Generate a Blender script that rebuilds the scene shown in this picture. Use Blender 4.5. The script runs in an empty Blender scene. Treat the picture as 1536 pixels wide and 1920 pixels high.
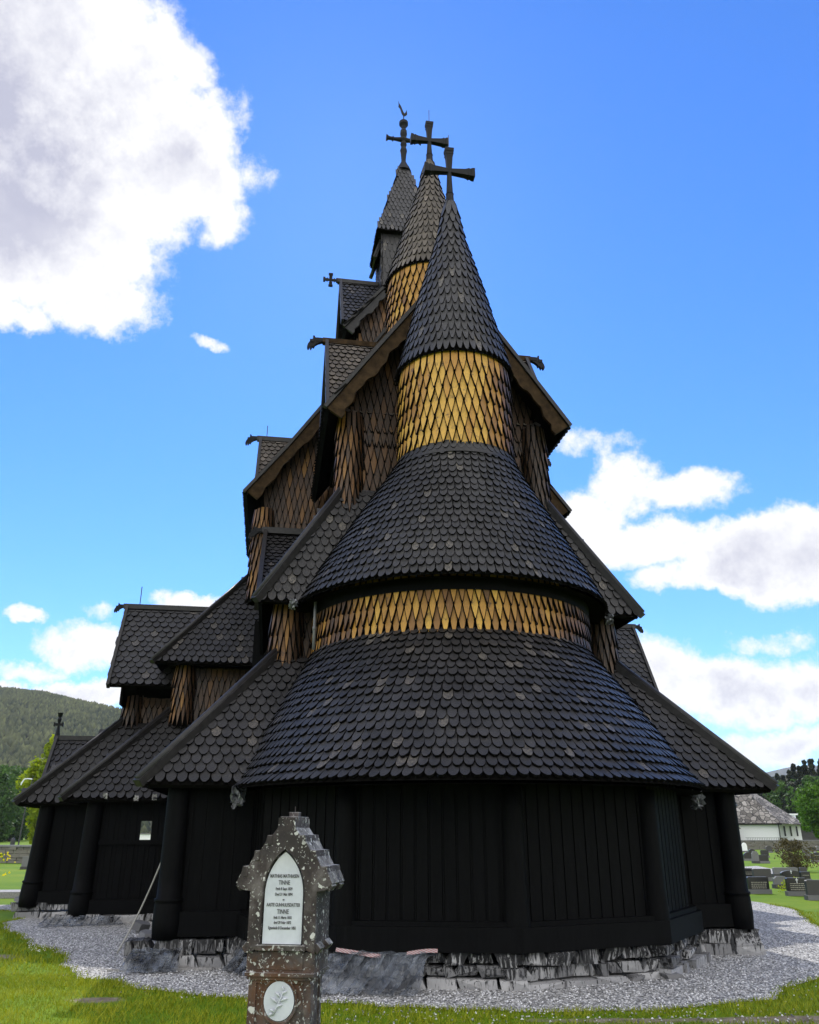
import bpy, math, random
import numpy as np
from mathutils import Vector, Matrix, noise
R_ = math.radians
random.seed(7)
rng = np.random.default_rng(7)
scn = bpy.context.scene
COL = scn.collection
CAM = Vector((0, 0, 1.65)); PITCH = math.atan(600/1536.)
TH = R_(9.3); CC = Vector((.82, 13.2, 0))

# ------------------------------------------------------------------ helpers
def V(*a): return Vector(a)
def church_to_world(r, s, z=0):
    return V(CC.x + r*math.cos(TH) - s*math.sin(TH), CC.y + r*math.sin(TH) + s*math.cos(TH), z)

class MB:
    """collects faces; build() links them as one mesh object"""
    def __init__(s): s.v = []; s.f = []; s.m = []; s.a = []; s.rnd = 0.5; s.mi = 0; s.sm = []; s.smooth = False
    def face(s, idx, mi=None):
        s.f.append(idx); s.m.append(s.mi if mi is None else mi); s.a.append(s.rnd); s.sm.append(s.smooth)
    def poly(s, pts, mi=None):
        n = len(s.v); s.v.extend([tuple(p) for p in pts]); s.face(list(range(n, n+len(pts))), mi)
    def box(s, c, d, rot=None, taper=(1, 1)):
        """c centre, d full dims, rot Matrix 3x3, taper scales the +z end"""
        n = len(s.v)
        for k, (x, y, z) in enumerate([(-1,-1,-1),(1,-1,-1),(1,1,-1),(-1,1,-1),(-1,-1,1),(1,-1,1),(1,1,1),(-1,1,1)]):
            t = taper if z > 0 else (1, 1)
            p = V(x*d[0]/2*t[0], y*d[1]/2*t[1], z*d[2]/2)
            if rot is not None: p = rot @ p
            s.v.append((c[0]+p.x, c[1]+p.y, c[2]+p.z))
        for q in [(0,3,2,1),(4,5,6,7),(0,1,5,4),(1,2,6,5),(2,3,7,6),(3,0,4,7)]: s.face([n+i for i in q])
    def bar(s, a, b, w, h, up=None):
        """box beam from a to b"""
        a = V(*a); b = V(*b); d = b-a; L = d.length; x = d.normalized()
        up = V(*up) if up else V(0, 0, 1)
        y = up.cross(x)
        if y.length < 1e-4: y = V(0, 1, 0)
        y.normalize(); z = x.cross(y)
        s.box((a+b)/2, (L, w, h), Matrix((x, y, z)).transposed())
    def tube(s, pts, rad, n=10, cap=True):
        """tube through pts, rad number or list"""
        pts = [V(*p) for p in pts]; k = len(pts)
        if not hasattr(rad, '__len__'): rad = [rad]*k
        base = len(s.v); pu = None
        for i, p in enumerate(pts):
            d = (pts[min(i+1, k-1)]-pts[max(i-1, 0)]).normalized()
            if pu is None:
                pu = d.orthogonal().normalized()
            else:
                pu = (pu - d*pu.dot(d)).normalized()
            w = d.cross(pu)
            for j in range(n):
                a = 2*math.pi*j/n
                s.v.append(tuple(p + (pu*math.cos(a)+w*math.sin(a))*rad[i]))
        for i in range(k-1):
            for j in range(n):
                s.face([base+i*n+j, base+i*n+(j+1) % n, base+(i+1)*n+(j+1) % n, base+(i+1)*n+j])
        if cap:
            s.face([base+j for j in range(n)][::-1]); s.face([base+(k-1)*n+j for j in range(n)])
    def lathe(s, c, prof, n=24):
        """prof list of (radius, z)"""
        base = len(s.v); k = len(prof)
        for (r, z) in prof:
            for j in range(n):
                a = 2*math.pi*j/n
                s.v.append((c[0]+r*math.cos(a), c[1]+r*math.sin(a), z))
        for i in range(k-1):
            for j in range(n):
                s.face([base+i*n+j, base+i*n+(j+1) % n, base+(i+1)*n+(j+1) % n, base+(i+1)*n+j])
        s.face([base+j for j in range(n)][::-1]); s.face([base+(k-1)*n+j for j in range(n)])
    def prism(s, pts, t, axis=1):
        """extrude 2d outline (x,z) along y: pts list (x,z), t=(y0,y1); axis=0: pts are (y,z) extruded in x"""
        n = len(s.v); k = len(pts)
        for y in t:
            for (a, z) in pts: s.v.append((a, y, z) if axis == 1 else (y, a, z))
        s.face([n+i for i in range(k)]); s.face([n+k+i for i in range(k)][::-1])
        for i in range(k):
            j = (i+1) % k; s.face([n+j, n+i, n+k+i, n+k+j])
    def slab(s, q, th):
        """thick quad: q four corners, th thickness below"""
        q = [V(*p) for p in q]; nrm = (q[1]-q[0]).cross(q[3]-q[0]).normalized()
        lo = [p-nrm*th for p in q]; n = len(s.v)
        s.v.extend([tuple(p) for p in q+lo])
        s.face([n, n+1, n+2, n+3]); s.face([n+7, n+6, n+5, n+4])
        for i in range(4):
            j = (i+1) % 4; s.face([n+j, n+i, n+4+i, n+4+j])
    def build(s, name, mats, parent=None, recalc=False):
        me = bpy.data.meshes.new(name); me.from_pydata(s.v, [], s.f)
        if not isinstance(mats, (list, tuple)): mats = [mats]
        for m in mats: me.materials.append(m)
        me.polygons.foreach_set('material_index', s.m)
        me.polygons.foreach_set('use_smooth', s.sm)
        at = me.attributes.new('rnd', 'FLOAT', 'FACE'); at.data.foreach_set('value', s.a)
        me.update()
        if recalc:
            import bmesh
            bm = bmesh.new(); bm.from_mesh(me); bmesh.ops.recalc_face_normals(bm, faces=bm.faces); bm.to_mesh(me); bm.free()
        o = bpy.data.objects.new(name, me); COL.objects.link(o)
        if parent: o.parent = parent
        return o

def mesh_np(name, verts, tris, mats, parent=None, rnd=None, k=3):
    me = bpy.data.meshes.new(name); nf = len(tris)
    me.vertices.add(len(verts)); me.vertices.foreach_set('co', np.asarray(verts, dtype=np.float32).ravel())
    me.loops.add(nf*k); me.loops.foreach_set('vertex_index', np.asarray(tris, dtype=np.int32).ravel())
    me.polygons.add(nf); me.polygons.foreach_set('loop_start', np.arange(0, nf*k, k, dtype=np.int32))
    me.materials.append(mats)
    if rnd is not None:
        at = me.attributes.new('rnd', 'FLOAT', 'FACE'); at.data.foreach_set('value', np.asarray(rnd, dtype=np.float32))
    me.update(); me.validate()
    o = bpy.data.objects.new(name, me); COL.objects.link(o)
    if parent: o.parent = parent
    return o

def tag(o, label=None, cat=None, group=None, kind=None):
    if label: o['label'] = label
    if cat: o['category'] = cat
    if group: o['group'] = group
    if kind: o['kind'] = kind
    return o
def thing(name, loc, rz, label, cat, group=None):
    o = bpy.data.objects.new(name, None); COL.objects.link(o); o.location = loc; o.rotation_euler = (0, 0, rz)
    return tag(o, label, cat, group)

# ------------------------------------------------------------------ materials
def newmat(name):
    m = bpy.data.materials.new(name); m.use_nodes = True
    nt = m.node_tree; b = nt.nodes['Principled BSDF']
    return m, nt, b
def nd(nt, typ, **kw):
    n = nt.nodes.new(typ)
    for k, v in kw.items():
        if k.startswith('i_'):
            key = k[2:]; key = int(key) if key.isdigit() else key.replace('_', ' ')
            n.inputs[key].default_value = v
        else: setattr(n, k, v)
    return n
def ramp(nt, src, stops):
    r = nt.nodes.new('ShaderNodeValToRGB')
    while len(r.color_ramp.elements) < len(stops): r.color_ramp.elements.new(.5)
    for e, (p, c) in zip(r.color_ramp.elements, stops): e.position = p; e.color = (*c, 1) if len(c) == 3 else c
    nt.links.new(src, r.inputs[0]); return r.outputs[0]
def noise_tex(nt, scale, detail=4, rough=.55, vec=None, mapscale=None, dist=0):
    n = nd(nt, 'ShaderNodeTexNoise'); n.inputs['Scale'].default_value = scale; n.inputs['Detail'].default_value = detail
    n.inputs['Roughness'].default_value = rough; n.inputs['Distortion'].default_value = dist
    if vec is None:
        tc = nd(nt, 'ShaderNodeTexCoord'); vec = tc.outputs['Object']
    if mapscale:
        mp = nd(nt, 'ShaderNodeMapping'); mp.inputs['Scale'].default_value = mapscale; nt.links.new(vec, mp.inputs[0]); vec = mp.outputs[0]
    nt.links.new(vec, n.inputs['Vector']); return n.outputs['Fac']
def mixc(nt, fac, a, b, mode='MIX'):
    m = nd(nt, 'ShaderNodeMix', data_type='RGBA', blend_type=mode)
    for s, v in ((0, fac), (6, a), (7, b)):
        if hasattr(v, 'is_linked') or isinstance(v, bpy.types.NodeSocket): nt.links.new(v, m.inputs[s])
        else: m.inputs[s].default_value = v if s == 0 else (*v, 1)
    return m.outputs[2]
def mth(nt, op, a, b=None, clamp=False):
    m = nd(nt, 'ShaderNodeMath', operation=op, use_clamp=clamp)
    for i, v in ((0, a), (1, b)):
        if v is None: continue
        if isinstance(v, bpy.types.NodeSocket): nt.links.new(v, m.inputs[i])
        else: m.inputs[i].default_value = v
    return m.outputs[0]
def bump(nt, b, h, strength=.4, dist=.02):
    n = nd(nt, 'ShaderNodeBump'); n.inputs['Strength'].default_value = strength; n.inputs['Distance'].default_value = dist
    nt.links.new(h, n.inputs['Height']); nt.links.new(n.outputs[0], b.inputs['Normal'])
def rndattr(nt):
    a = nd(nt, 'ShaderNodeAttribute', attribute_name='rnd'); return a.outputs['Fac']

def mat_tar_shingle(name, lo, hi, worn, worn_amt, rough=.5):
    m, nt, b = newmat(name); r = rndattr(nt)
    col = ramp(nt, r, [(0, lo), (.5, tuple((a+c)/2*.95 for a, c in zip(lo, hi))), (1, hi)])
    g = noise_tex(nt, 9, 5, .65, mapscale=(6, 6, 1.2))
    col = mixc(nt, mth(nt, 'MULTIPLY', g, .55), col, tuple(c*1.9 for c in hi))
    pt = noise_tex(nt, 1.3, 3, .6)
    pt2 = noise_tex(nt, 14, 4, .7, mapscale=(3, 3, .8))
    big = noise_tex(nt, .9, 5, .7, mapscale=(1.6, 1.6, .7))
    fade = nd(nt, 'ShaderNodeMapRange'); fade.inputs['From Min'].default_value = .3; fade.inputs['From Max'].default_value = .7; fade.inputs['To Min'].default_value = .45; fade.inputs['To Max'].default_value = 1.55; nt.links.new(big, fade.inputs['Value'])
    sc_ = nd(nt, 'ShaderNodeVectorMath', operation='SCALE'); nt.links.new(col, sc_.inputs[0]); nt.links.new(fade.outputs[0], sc_.inputs['Scale']); col = sc_.outputs[0]
    w = mth(nt, 'MULTIPLY', mth(nt, 'GREATER_THAN', r, 1-worn_amt), mth(nt, 'MULTIPLY', mth(nt, 'SUBTRACT', pt2, .42), 4, True), True)
    w2 = mth(nt, 'MULTIPLY', mth(nt, 'MULTIPLY', mth(nt, 'SUBTRACT', pt, .52), 6, True), mth(nt, 'MULTIPLY', mth(nt, 'SUBTRACT', pt2, .5), 4, True), True)
    col = mixc(nt, mth(nt, 'MULTIPLY', w2, .7), col, tuple(c*.6 for c in worn))
    col = mixc(nt, w, col, worn)
    nt.links.new(col, b.inputs['Base Color']); b.inputs['Roughness'].default_value = rough
    b.inputs['Specular IOR Level'].default_value = .5
    rv = nd(nt, 'ShaderNodeMapRange'); rv.inputs['To Min'].default_value = rough-.22; rv.inputs['To Max'].default_value = rough+.25; nt.links.new(g, rv.inputs['Value']); nt.links.new(rv.outputs[0], b.inputs['Roughness'])
    bump(nt, b, mth(nt, 'ADD', g, mth(nt, 'MULTIPLY', pt2, .6)), .8, .018); return m
M = {}
M['tar_shingle'] = mat_tar_shingle('tarred_shingle', (.0022, .0022, .0024), (.019, .018, .019), (.15, .13, .105), .06, .43)
M['tar_shingle_b'] = mat_tar_shingle('tarred_shingle_brown', (.002, .0019, .002), (.010, .0092, .0092), (.08, .07, .06), .03, .5)
M['grey_shingle'] = mat_tar_shingle('weathered_shingle', (.024, .02, .016), (.085, .07, .056), (.2, .17, .14), .08, .7)

def mat_gold():
    m, nt, b = newmat('ochre_shingle'); r = rndattr(nt)
    col = ramp(nt, r, [(0, (.006, .004, .003)), (.25, (.040, .017, .005)), (.5, (.17, .072, .009)), (.8, (.40, .195, .019)), (1, (.54, .31, .042))])
    g = noise_tex(nt, 16, 5, .7, mapscale=(5, 5, .7))
    col = mixc(nt, mth(nt, 'MULTIPLY', mth(nt, 'SUBTRACT', g, .45), 2.2, True), col, (.16, .07, .012), 'MIX')
    st = noise_tex(nt, 7, 5, .75)
    col = mixc(nt, mth(nt, 'MULTIPLY', mth(nt, 'SUBTRACT', st, .56), 7, True), col, (.03, .015, .006))
    nt.links.new(col, b.inputs['Base Color']); b.inputs['Roughness'].default_value = .55
    bump(nt, b, g, .5, .01); return m
M['ochre'] = mat_gold()

def mat_wood(name, c1, c2, sc=(8, 8, .8), rough=.55, bstr=.3, spec=.4):
    m, nt, b = newmat(name)
    g = noise_tex(nt, 4, 6, .65, mapscale=sc)
    col = ramp(nt, g, [(.3, c1), (.7, c2)])
    nt.links.new(col, b.inputs['Base Color']); b.inputs['Roughness'].default_value = rough; b.inputs['Specular IOR Level'].default_value = spec
    bump(nt, b, g, bstr, .01); return m
M['tar_wall'] = mat_wood('tarred_wall', (.0012, .0013, .0016), (.0034, .0036, .0042), rough=.65, spec=.07)
M['tar_beam'] = mat_wood('tarred_beam', (.006, .0056, .0058), (.024, .022, .022), sc=(3, 3, 3), rough=.5, spec=.35)
M['barge'] = mat_wood('brown_bargeboard', (.012, .007, .0035), (.062, .038, .019), sc=(2, 6, 2), rough=.75, spec=.08)
M['under'] = mat_wood('dark_underlay', (.003, .0028, .0026), (.006, .0055, .005), rough=.9, spec=.03)
M['cross'] = mat_wood('tarred_cross', (.002, .0025, .0035), (.006, .007, .009), sc=(3, 3, 3), rough=.55, spec=.2)
M['plank'] = mat_wood('grey_plank', (.16, .155, .15), (.36, .35, .34), sc=(10, 1, 10), rough=.8)
M['iron'] = mat_wood('dark_iron', (.02, .02, .022), (.05, .05, .055), rough=.4)
M['pipe'] = mat_wood('grey_pipe', (.09, .09, .10), (.2, .2, .21), rough=.35)

def mat_stone():
    m, nt, b = newmat('foundation_stone'); r = rndattr(nt)
    col = ramp(nt, r, [(0, (.09, .09, .095)), (.5, (.27, .27, .275)), (1, (.47, .465, .465))])
    n1 = noise_tex(nt, 5, 6, .7)
    col = mixc(nt, mth(nt, 'MULTIPLY', n1, .6), col, (.12, .115, .115))
    dr = noise_tex(nt, 5, 4, .65, mapscale=(6, 6, .5), dist=.8)
    sepz = nd(nt, 'ShaderNodeSeparateXYZ'); tc = nd(nt, 'ShaderNodeTexCoord'); nt.links.new(tc.outputs['Object'], sepz.inputs[0])
    thr = mth(nt, 'SUBTRACT', .60, mth(nt, 'MULTIPLY', sepz.outputs[2], .62))   # tar runs are densest below the sill they dripped from
    d = mth(nt, 'MULTIPLY', mth(nt, 'SUBTRACT', dr, thr), 16, True)
    col = mixc(nt, d, col, (.008, .008, .009))
    nt.links.new(col, b.inputs['Base Color']); b.inputs['Roughness'].default_value = .75
    bump(nt, b, n1, .8, .03); return m
M['stone'] = mat_stone()

def mat_gravel():
    m, nt, b = newmat('grey_gravel')
    tc = nd(nt, 'ShaderNodeTexCoord')
    v = nd(nt, 'ShaderNodeTexVoronoi'); v.inputs['Scale'].default_value = 34; nt.links.new(tc.outputs['Object'], v.inputs['Vector'])
    sep = nd(nt, 'ShaderNodeSeparateColor'); nt.links.new(v.outputs['Color'], sep.inputs[0])
    col = ramp(nt, sep.outputs[0], [(0, (.11, .11, .11)), (.45, (.40, .395, .39)), (1, (.72, .71, .70))])
    n2 = noise_tex(nt, .9, 4, .6)
    col = mixc(nt, mth(nt, 'MULTIPLY', mth(nt, 'SUBTRACT', n2, .45), 1.5, True), col, (.34, .335, .325))
    edge = mth(nt, 'MULTIPLY', mth(nt, 'SUBTRACT', v.outputs['Distance'], .38), 2.2, True)
    col = mixc(nt, edge, col, (.04, .04, .04))
    nt.links.new(col, b.inputs['Base Color']); b.inputs['Roughness'].default_value = .85
    inv = mth(nt, 'SUBTRACT', 1, v.outputs['Distance']); bump(nt, b, inv, .9, .02); return m
M['gravel'] = mat_gravel()
def mat_pebble():
    m, nt, b = newmat('gravel_stone'); r = rndattr(nt)
    nt.links.new(ramp(nt, r, [(0, (.09, .09, .095)), (.5, (.34, .34, .35)), (1, (.74, .74, .76))]), b.inputs['Base Color']); b.inputs['Roughness'].default_value = .8
    return m
M['pebble'] = mat_pebble()

def mat_ground():
    m, nt, b = newmat('lawn_ground')
    n = noise_tex(nt, .35, 5, .6); n2 = noise_tex(nt, 6, 4, .7); n3 = noise_tex(nt, .03, 4, .6)
    col = ramp(nt, n, [(.35, (.09, .17, .003)), (.55, (.15, .22, .005)), (.7, (.22, .25, .010))])
    col = mixc(nt, mth(nt, 'MULTIPLY', n2, .5), col, (.03, .07, .006))
    col = mixc(nt, mth(nt, 'MULTIPLY', n3, .5), col, (.08, .17, .008))
    a = nd(nt, 'ShaderNodeAttribute', attribute_name='bare')
    dirt = ramp(nt, n2, [(.3, (.10, .08, .055)), (.7, (.26, .22, .17))])
    col = mixc(nt, mth(nt, 'MULTIPLY', mth(nt, 'SUBTRACT', a.outputs['Fac'], .35), 4, True), col, dirt)
    nt.links.new(col, b.inputs['Base Color']); b.inputs['Roughness'].default_value = .9; b.inputs['Specular IOR Level'].default_value = .1
    bump(nt, b, n2, .6, .03); return m
M['ground'] = mat_ground()

def mat_leaf(name, lo, hi, trans=.35):
    m, nt, b = newmat(name); r = rndattr(nt)
    col = ramp(nt, r, [(0, lo), (1, hi)])
    nt.links.new(col, b.inputs['Base Color']); b.inputs['Roughness'].default_value = .6; b.inputs['Specular IOR Level'].default_value = .2
    if trans:
        t = nd(nt, 'ShaderNodeBsdfTranslucent'); nt.links.new(col, t.inputs[0])
        mx = nd(nt, 'ShaderNodeMixShader'); mx.inputs[0].default_value = trans
        nt.links.new(b.outputs[0], mx.inputs[1]); nt.links.new(t.outputs[0], mx.inputs[2])
        nt.links.new(mx.outputs[0], nt.nodes['Material Output'].inputs[0])
    return m
M['grass'] = mat_leaf('grass_blade', (.11, .18, .005), (.34, .35, .018), .35)
M['leaf_green'] = mat_leaf('leaf_green', (.04, .11, .006), (.10, .22, .015))
M['leaf_mid'] = mat_leaf('leaf_mid', (.03, .07, .014), (.075, .15, .03))
M['leaf_birch'] = mat_leaf('leaf_birch', (.17, .24, .004), (.36, .42, .012), .5)
M['leaf_conifer'] = mat_leaf('needle', (.010, .016, .010), (.034, .045, .022), .1)
M['leaf_brown'] = mat_leaf('leaf_brown', (.05, .045, .018), (.12, .10, .04))
M['leaf_hill'] = mat_leaf('hill_tree', (.022, .030, .016), (.105, .115, .048), 0)
for _n in M['leaf_hill'].node_tree.nodes:
    if _n.type == 'BSDF_PRINCIPLED': _n.inputs['Specular IOR Level'].default_value = 0; _n.inputs['Roughness'].default_value = 1
M['flower'] = mat_leaf('yellow_flower', (.6, .5, .01), (.75, .6, .02), .3)
M['white_flower'] = mat_leaf('white_flower', (.6, .6, .58), (.75, .75, .72), .3)
M['bark'] = mat_wood('bark', (.03, .025, .02), (.09, .08, .07), rough=.9)

def mat_grave():
    m, nt, b = newmat('lichen_stone')
    n = noise_tex(nt, 7, 6, .65); n2 = noise_tex(nt, 2.2, 5, .6)
    col = ramp(nt, n, [(.3, (.011, .009, .009)), (.5, (.040, .030, .029)), (.72, (.13, .115, .112))])
    col = mixc(nt, mth(nt, 'MULTIPLY', mth(nt, 'SUBTRACT', n2, .5), 5, True), col, (.02, .017, .017))
    # rust near the medallion and up the panel
    rn = noise_tex(nt, 4.5, 5, .7)
    tc = nd(nt, 'ShaderNodeTexCoord'); vd = nd(nt, 'ShaderNodeVectorMath', operation='DISTANCE'); vd.inputs[1].default_value = (-.06, -.16, .86)
    nt.links.new(tc.outputs['Object'], vd.inputs[0])
    rf = mth(nt, 'MULTIPLY', mth(nt, 'SUBTRACT', .26, mth(nt, 'ADD', mth(nt, 'MULTIPLY', vd.outputs['Value'], .9), mth(nt, 'MULTIPLY', mth(nt, 'SUBTRACT', rn, .5), .8))), 4, True)
    col = mixc(nt, mth(nt, 'MULTIPLY', rf, .8), col, (.12, .05, .02))
    # pale lichen rings
    for sc, th, c, sd in ((17, .24, (.55, .55, .53), 0), (38, .30, (.42, .42, .40), 7), (60, .34, (.3, .3, .29), 5), (8, .15, (.56, .56, .54), 3)):
        mp = nd(nt, 'ShaderNodeMapping'); mp.inputs['Location'].default_value = (sd, sd*.3, sd*.7)
        nz = nd(nt, 'ShaderNodeTexNoise'); nz.inputs['Scale'].default_value = 30; nz.inputs['Detail'].default_value = 5
        nt.links.new(tc.outputs['Object'], nz.inputs[0])
        va = nd(nt, 'ShaderNodeVectorMath', operation='MULTIPLY_ADD'); va.inputs[1].default_value = (.07, .07, .07)
        nt.links.new(nz.outputs['Color'], va.inputs[0]); nt.links.new(tc.outputs['Object'], va.inputs[2])
        nt.links.new(va.outputs[0], mp.inputs[0])
        v = nd(nt, 'ShaderNodeTexVoronoi'); v.inputs['Scale'].default_value = sc; nt.links.new(mp.outputs[0], v.inputs['Vector'])
        sep = nd(nt, 'ShaderNodeSeparateColor'); nt.links.new(v.outputs['Color'], sep.inputs[0])
        spot = mth(nt, 'MULTIPLY', mth(nt, 'LESS_THAN', v.outputs['Distance'], mth(nt, 'MULTIPLY', sep.outputs[1], th*1.3)), mth(nt, 'GREATER_THAN', sep.outputs[0], .5))
        col = mixc(nt, mth(nt, 'MULTIPLY', spot, .85), col, c)
    # crust on upward faces: lichen grows where rain falls
    geo = nd(nt, 'ShaderNodeNewGeometry'); sz = nd(nt, 'ShaderNodeSeparateXYZ'); nt.links.new(geo.outputs['True Normal'], sz.inputs[0])
    up = mth(nt, 'MULTIPLY', mth(nt, 'MULTIPLY', mth(nt, 'SUBTRACT', sz.outputs[2], .2), 2, True), mth(nt, 'MULTIPLY', mth(nt, 'SUBTRACT', n, .35), 3, True), True)
    col = mixc(nt, mth(nt, 'MULTIPLY', up, .8), col, (.45, .45, .43))
    nt.links.new(col, b.inputs['Base Color']); b.inputs['Roughness'].default_value = .85
    bump(nt, b, n, .7, .02); return m
M['grave'] = mat_grave()
def mat_marble():
    m, nt, b = newmat('white_marble'); n = noise_tex(nt, 6, 6, .6)
    n2 = noise_tex(nt, 3, 3, .6, mapscale=(1, 1, 1))
    sepz = nd(nt, 'ShaderNodeSeparateXYZ'); tc = nd(nt, 'ShaderNodeTexCoord'); nt.links.new(tc.outputs['Object'], sepz.inputs[0])
    col = ramp(nt, n, [(.3, (.40, .42, .47)), (.65, (.55, .575, .63))])
    st = mth(nt, 'MULTIPLY', mth(nt, 'MULTIPLY', mth(nt, 'SUBTRACT', sepz.outputs[2], 1.44), 9, True), mth(nt, 'MULTIPLY', n2, .9))
    col = mixc(nt, st, col, (.42, .41, .36))
    nt.links.new(col, b.inputs['Base Color']); b.inputs['Roughness'].default_value = .5; return m
M['marble'] = mat_marble()
def flat(name, c, rough=.7, metal=0, spec=.5):
    m, nt, b = newmat(name); n = noise_tex(nt, 12, 4, .6)
    col = mixc(nt, mth(nt, 'MULTIPLY', n, .5), tuple(c), tuple(x*.65 for x in c))
    nt.links.new(col, b.inputs['Base Color']); b.inputs['Roughness'].default_value = rough; b.inputs['Metallic'].default_value = metal; b.inputs['Specular IOR Level'].default_value = spec
    return m
M['ink'] = flat('letter_black', (.09, .09, .095))
M['gilt'] = flat('letter_pale', (.45, .43, .36))
M['granite_black'] = flat('granite_black', (.012, .012, .013), .3)
M['granite_grey'] = flat('granite_grey', (.15, .15, .155), .7)
M['granite_dark'] = flat('granite_dark', (.045, .043, .043), .6)
M['white_paint'] = flat('white_plaster', (.86, .87, .9), .8)
M['red_door'] = flat('red_paint', (.07, .012, .015), .6)
M['dark_glass'] = flat('dark_glass', (.03, .035, .045), .2)
M['drystone'] = flat('dry_stone', (.16, .15, .13), .9)
M['rope'] = flat('rope', (.36, .35, .32), .8)
M['plastic_white'] = flat('white_plastic', (.75, .77, .8), .3)
def mat_slate():
    m, nt, b = newmat('slate_roof'); tc = nd(nt, 'ShaderNodeTexCoord')
    v = nd(nt, 'ShaderNodeTexVoronoi'); v.inputs['Scale'].default_value = 1.6; nt.links.new(tc.outputs['Object'], v.inputs['Vector'])
    v2 = nd(nt, 'ShaderNodeTexVoronoi', feature='DISTANCE_TO_EDGE'); v2.inputs['Scale'].default_value = 1.6; nt.links.new(tc.outputs['Object'], v2.inputs['Vector'])
    sep = nd(nt, 'ShaderNodeSeparateColor'); nt.links.new(v.outputs['Color'], sep.inputs[0])
    col = ramp(nt, sep.outputs[0], [(0, (.09, .08, .07)), (.5, (.2, .18, .16)), (1, (.36, .33, .3))])
    col = mixc(nt, mth(nt, 'LESS_THAN', v2.outputs[0], .06), col, (.03, .028, .026))
    nt.links.new(col, b.inputs['Base Color']); b.inputs['Roughness'].default_value = .8; bump(nt, b, v2.outputs[0], .8, .1); return m
M['slate'] = mat_slate()
def mat_sheet():
    m, nt, b = newmat('plastic_sheet')
    n = noise_tex(nt, 3, 4, .6)
    nt.links.new(ramp(nt, n, [(.3, (.012, .014, .018)), (.68, (.23, .255, .30))]), b.inputs['Base Color'])
    b.inputs['Roughness'].default_value = .14; b.inputs['Alpha'].default_value = .5
    n2 = noise_tex(nt, 9, 5, .6); bump(nt, b, n2, .6, .03); return m
M['sheet'] = mat_sheet()
def mat_tape():
    m, nt, b = newmat('striped_tape'); tc = nd(nt, 'ShaderNodeTexCoord')
    w = nd(nt, 'ShaderNodeTexWave', wave_type='BANDS', bands_direction='DIAGONAL'); w.inputs['Scale'].default_value = 15
    nt.links.new(tc.outputs['Object'], w.inputs[0])
    nt.links.new(mixc(nt, mth(nt, 'GREATER_THAN', w.outputs['Fac'], .5), (.42, .40, .40), (.30, .11, .11)), b.inputs['Base Color']); b.inputs['Roughness'].default_value = .5; return m
M['tape'] = mat_tape()
def mat_foil():
    m, nt, b = newmat('crumpled_metal'); n = noise_tex(nt, 12, 4, .6)
    nt.links.new(ramp(nt, n, [(.35, (.04, .04, .045)), (.6, (.42, .43, .46))]), b.inputs['Base Color']); b.inputs['Roughness'].default_value = .35; b.inputs['Metallic'].default_value = .5
    bump(nt, b, n, .9, .03); return m
M['foil'] = mat_foil()
def mat_hill():
    m, nt, b = newmat('hill_floor'); n = noise_tex(nt, .02, 6, .6)
    nt.links.new(ramp(nt, n, [(.35, (.022, .026, .018)), (.65, (.06, .06, .035))]), b.inputs['Base Color']); b.inputs['Roughness'].default_value = 1; b.inputs['Specular IOR Level'].default_value = 0; return m
M['hill'] = mat_hill()

# ------------------------------------------------------------------ shingles
ROUND = [(-.465, 0), (-.465, .70), (-.37, .86), (-.15, .99), (.15, .99), (.37, .86), (.465, .70), (.465, 0)]
POINT = [(-.49, 0), (-.49, .52), (-.34, .72), (-.10, .985), (.10, .985), (.34, .72), (.49, .52), (.49, 0)]
NARROW = [(-.48, 0), (-.48, .6), (-.3, .88), (-.14, 1), (.14, 1), (.3, .88), (.48, .6), (.48, 0)]
def plate(mb, P, U, Vv, N, w, length, th, shape, rnd):
    """P = tip position on the surface, Vv = up-slope"""
    k = random.uniform(.90, 1.03); ln = length*random.uniform(.94, 1.03); tw = random.uniform(-.05, .05) if shape is not POINT else random.uniform(-.02, .02)
    lift = random.uniform(0, .5)*th; P = P + Vv*random.uniform(-.008, .010)
    top = []; bot = []
    for a, b in shape:
        p = P + U*(a*w*k + tw*(1-b)*w) + Vv*(ln*(1-b)) + N*(th*(.25+1.25*b) + lift*b)
        top.append(p); bot.append(p - N*th)
    n = len(mb.v); m = len(shape); mb.rnd = rnd
    mb.v.extend([tuple(p) for p in top]); mb.v.extend([tuple(p) for p in bot])
    if shape is POINT:
        cen = P + Vv*(ln*.42)
        n2 = len(mb.v); bw = .010
        for i, p in enumerate(top):
            a_, b_ = shape[i]
            q = p - U*(math.copysign(bw, a_)) + (Vv*bw*2.2 if b_ > .9 else Vv*0) + N*.002
            mb.v.append(tuple(q))
        mb.face([n2+i for i in range(m)])
        mb.face([n+i for i in range(m)], 1)
    else: mb.face([n+i for i in range(m)])
    for i in range(m-1): mb.face([n+i+1, n+i, n+m+i, n+m+i+1], 1)
def rr(tone=None): 
    return min(1, max(0, random.gauss(.5, .27))) if tone is None else tone
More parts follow.
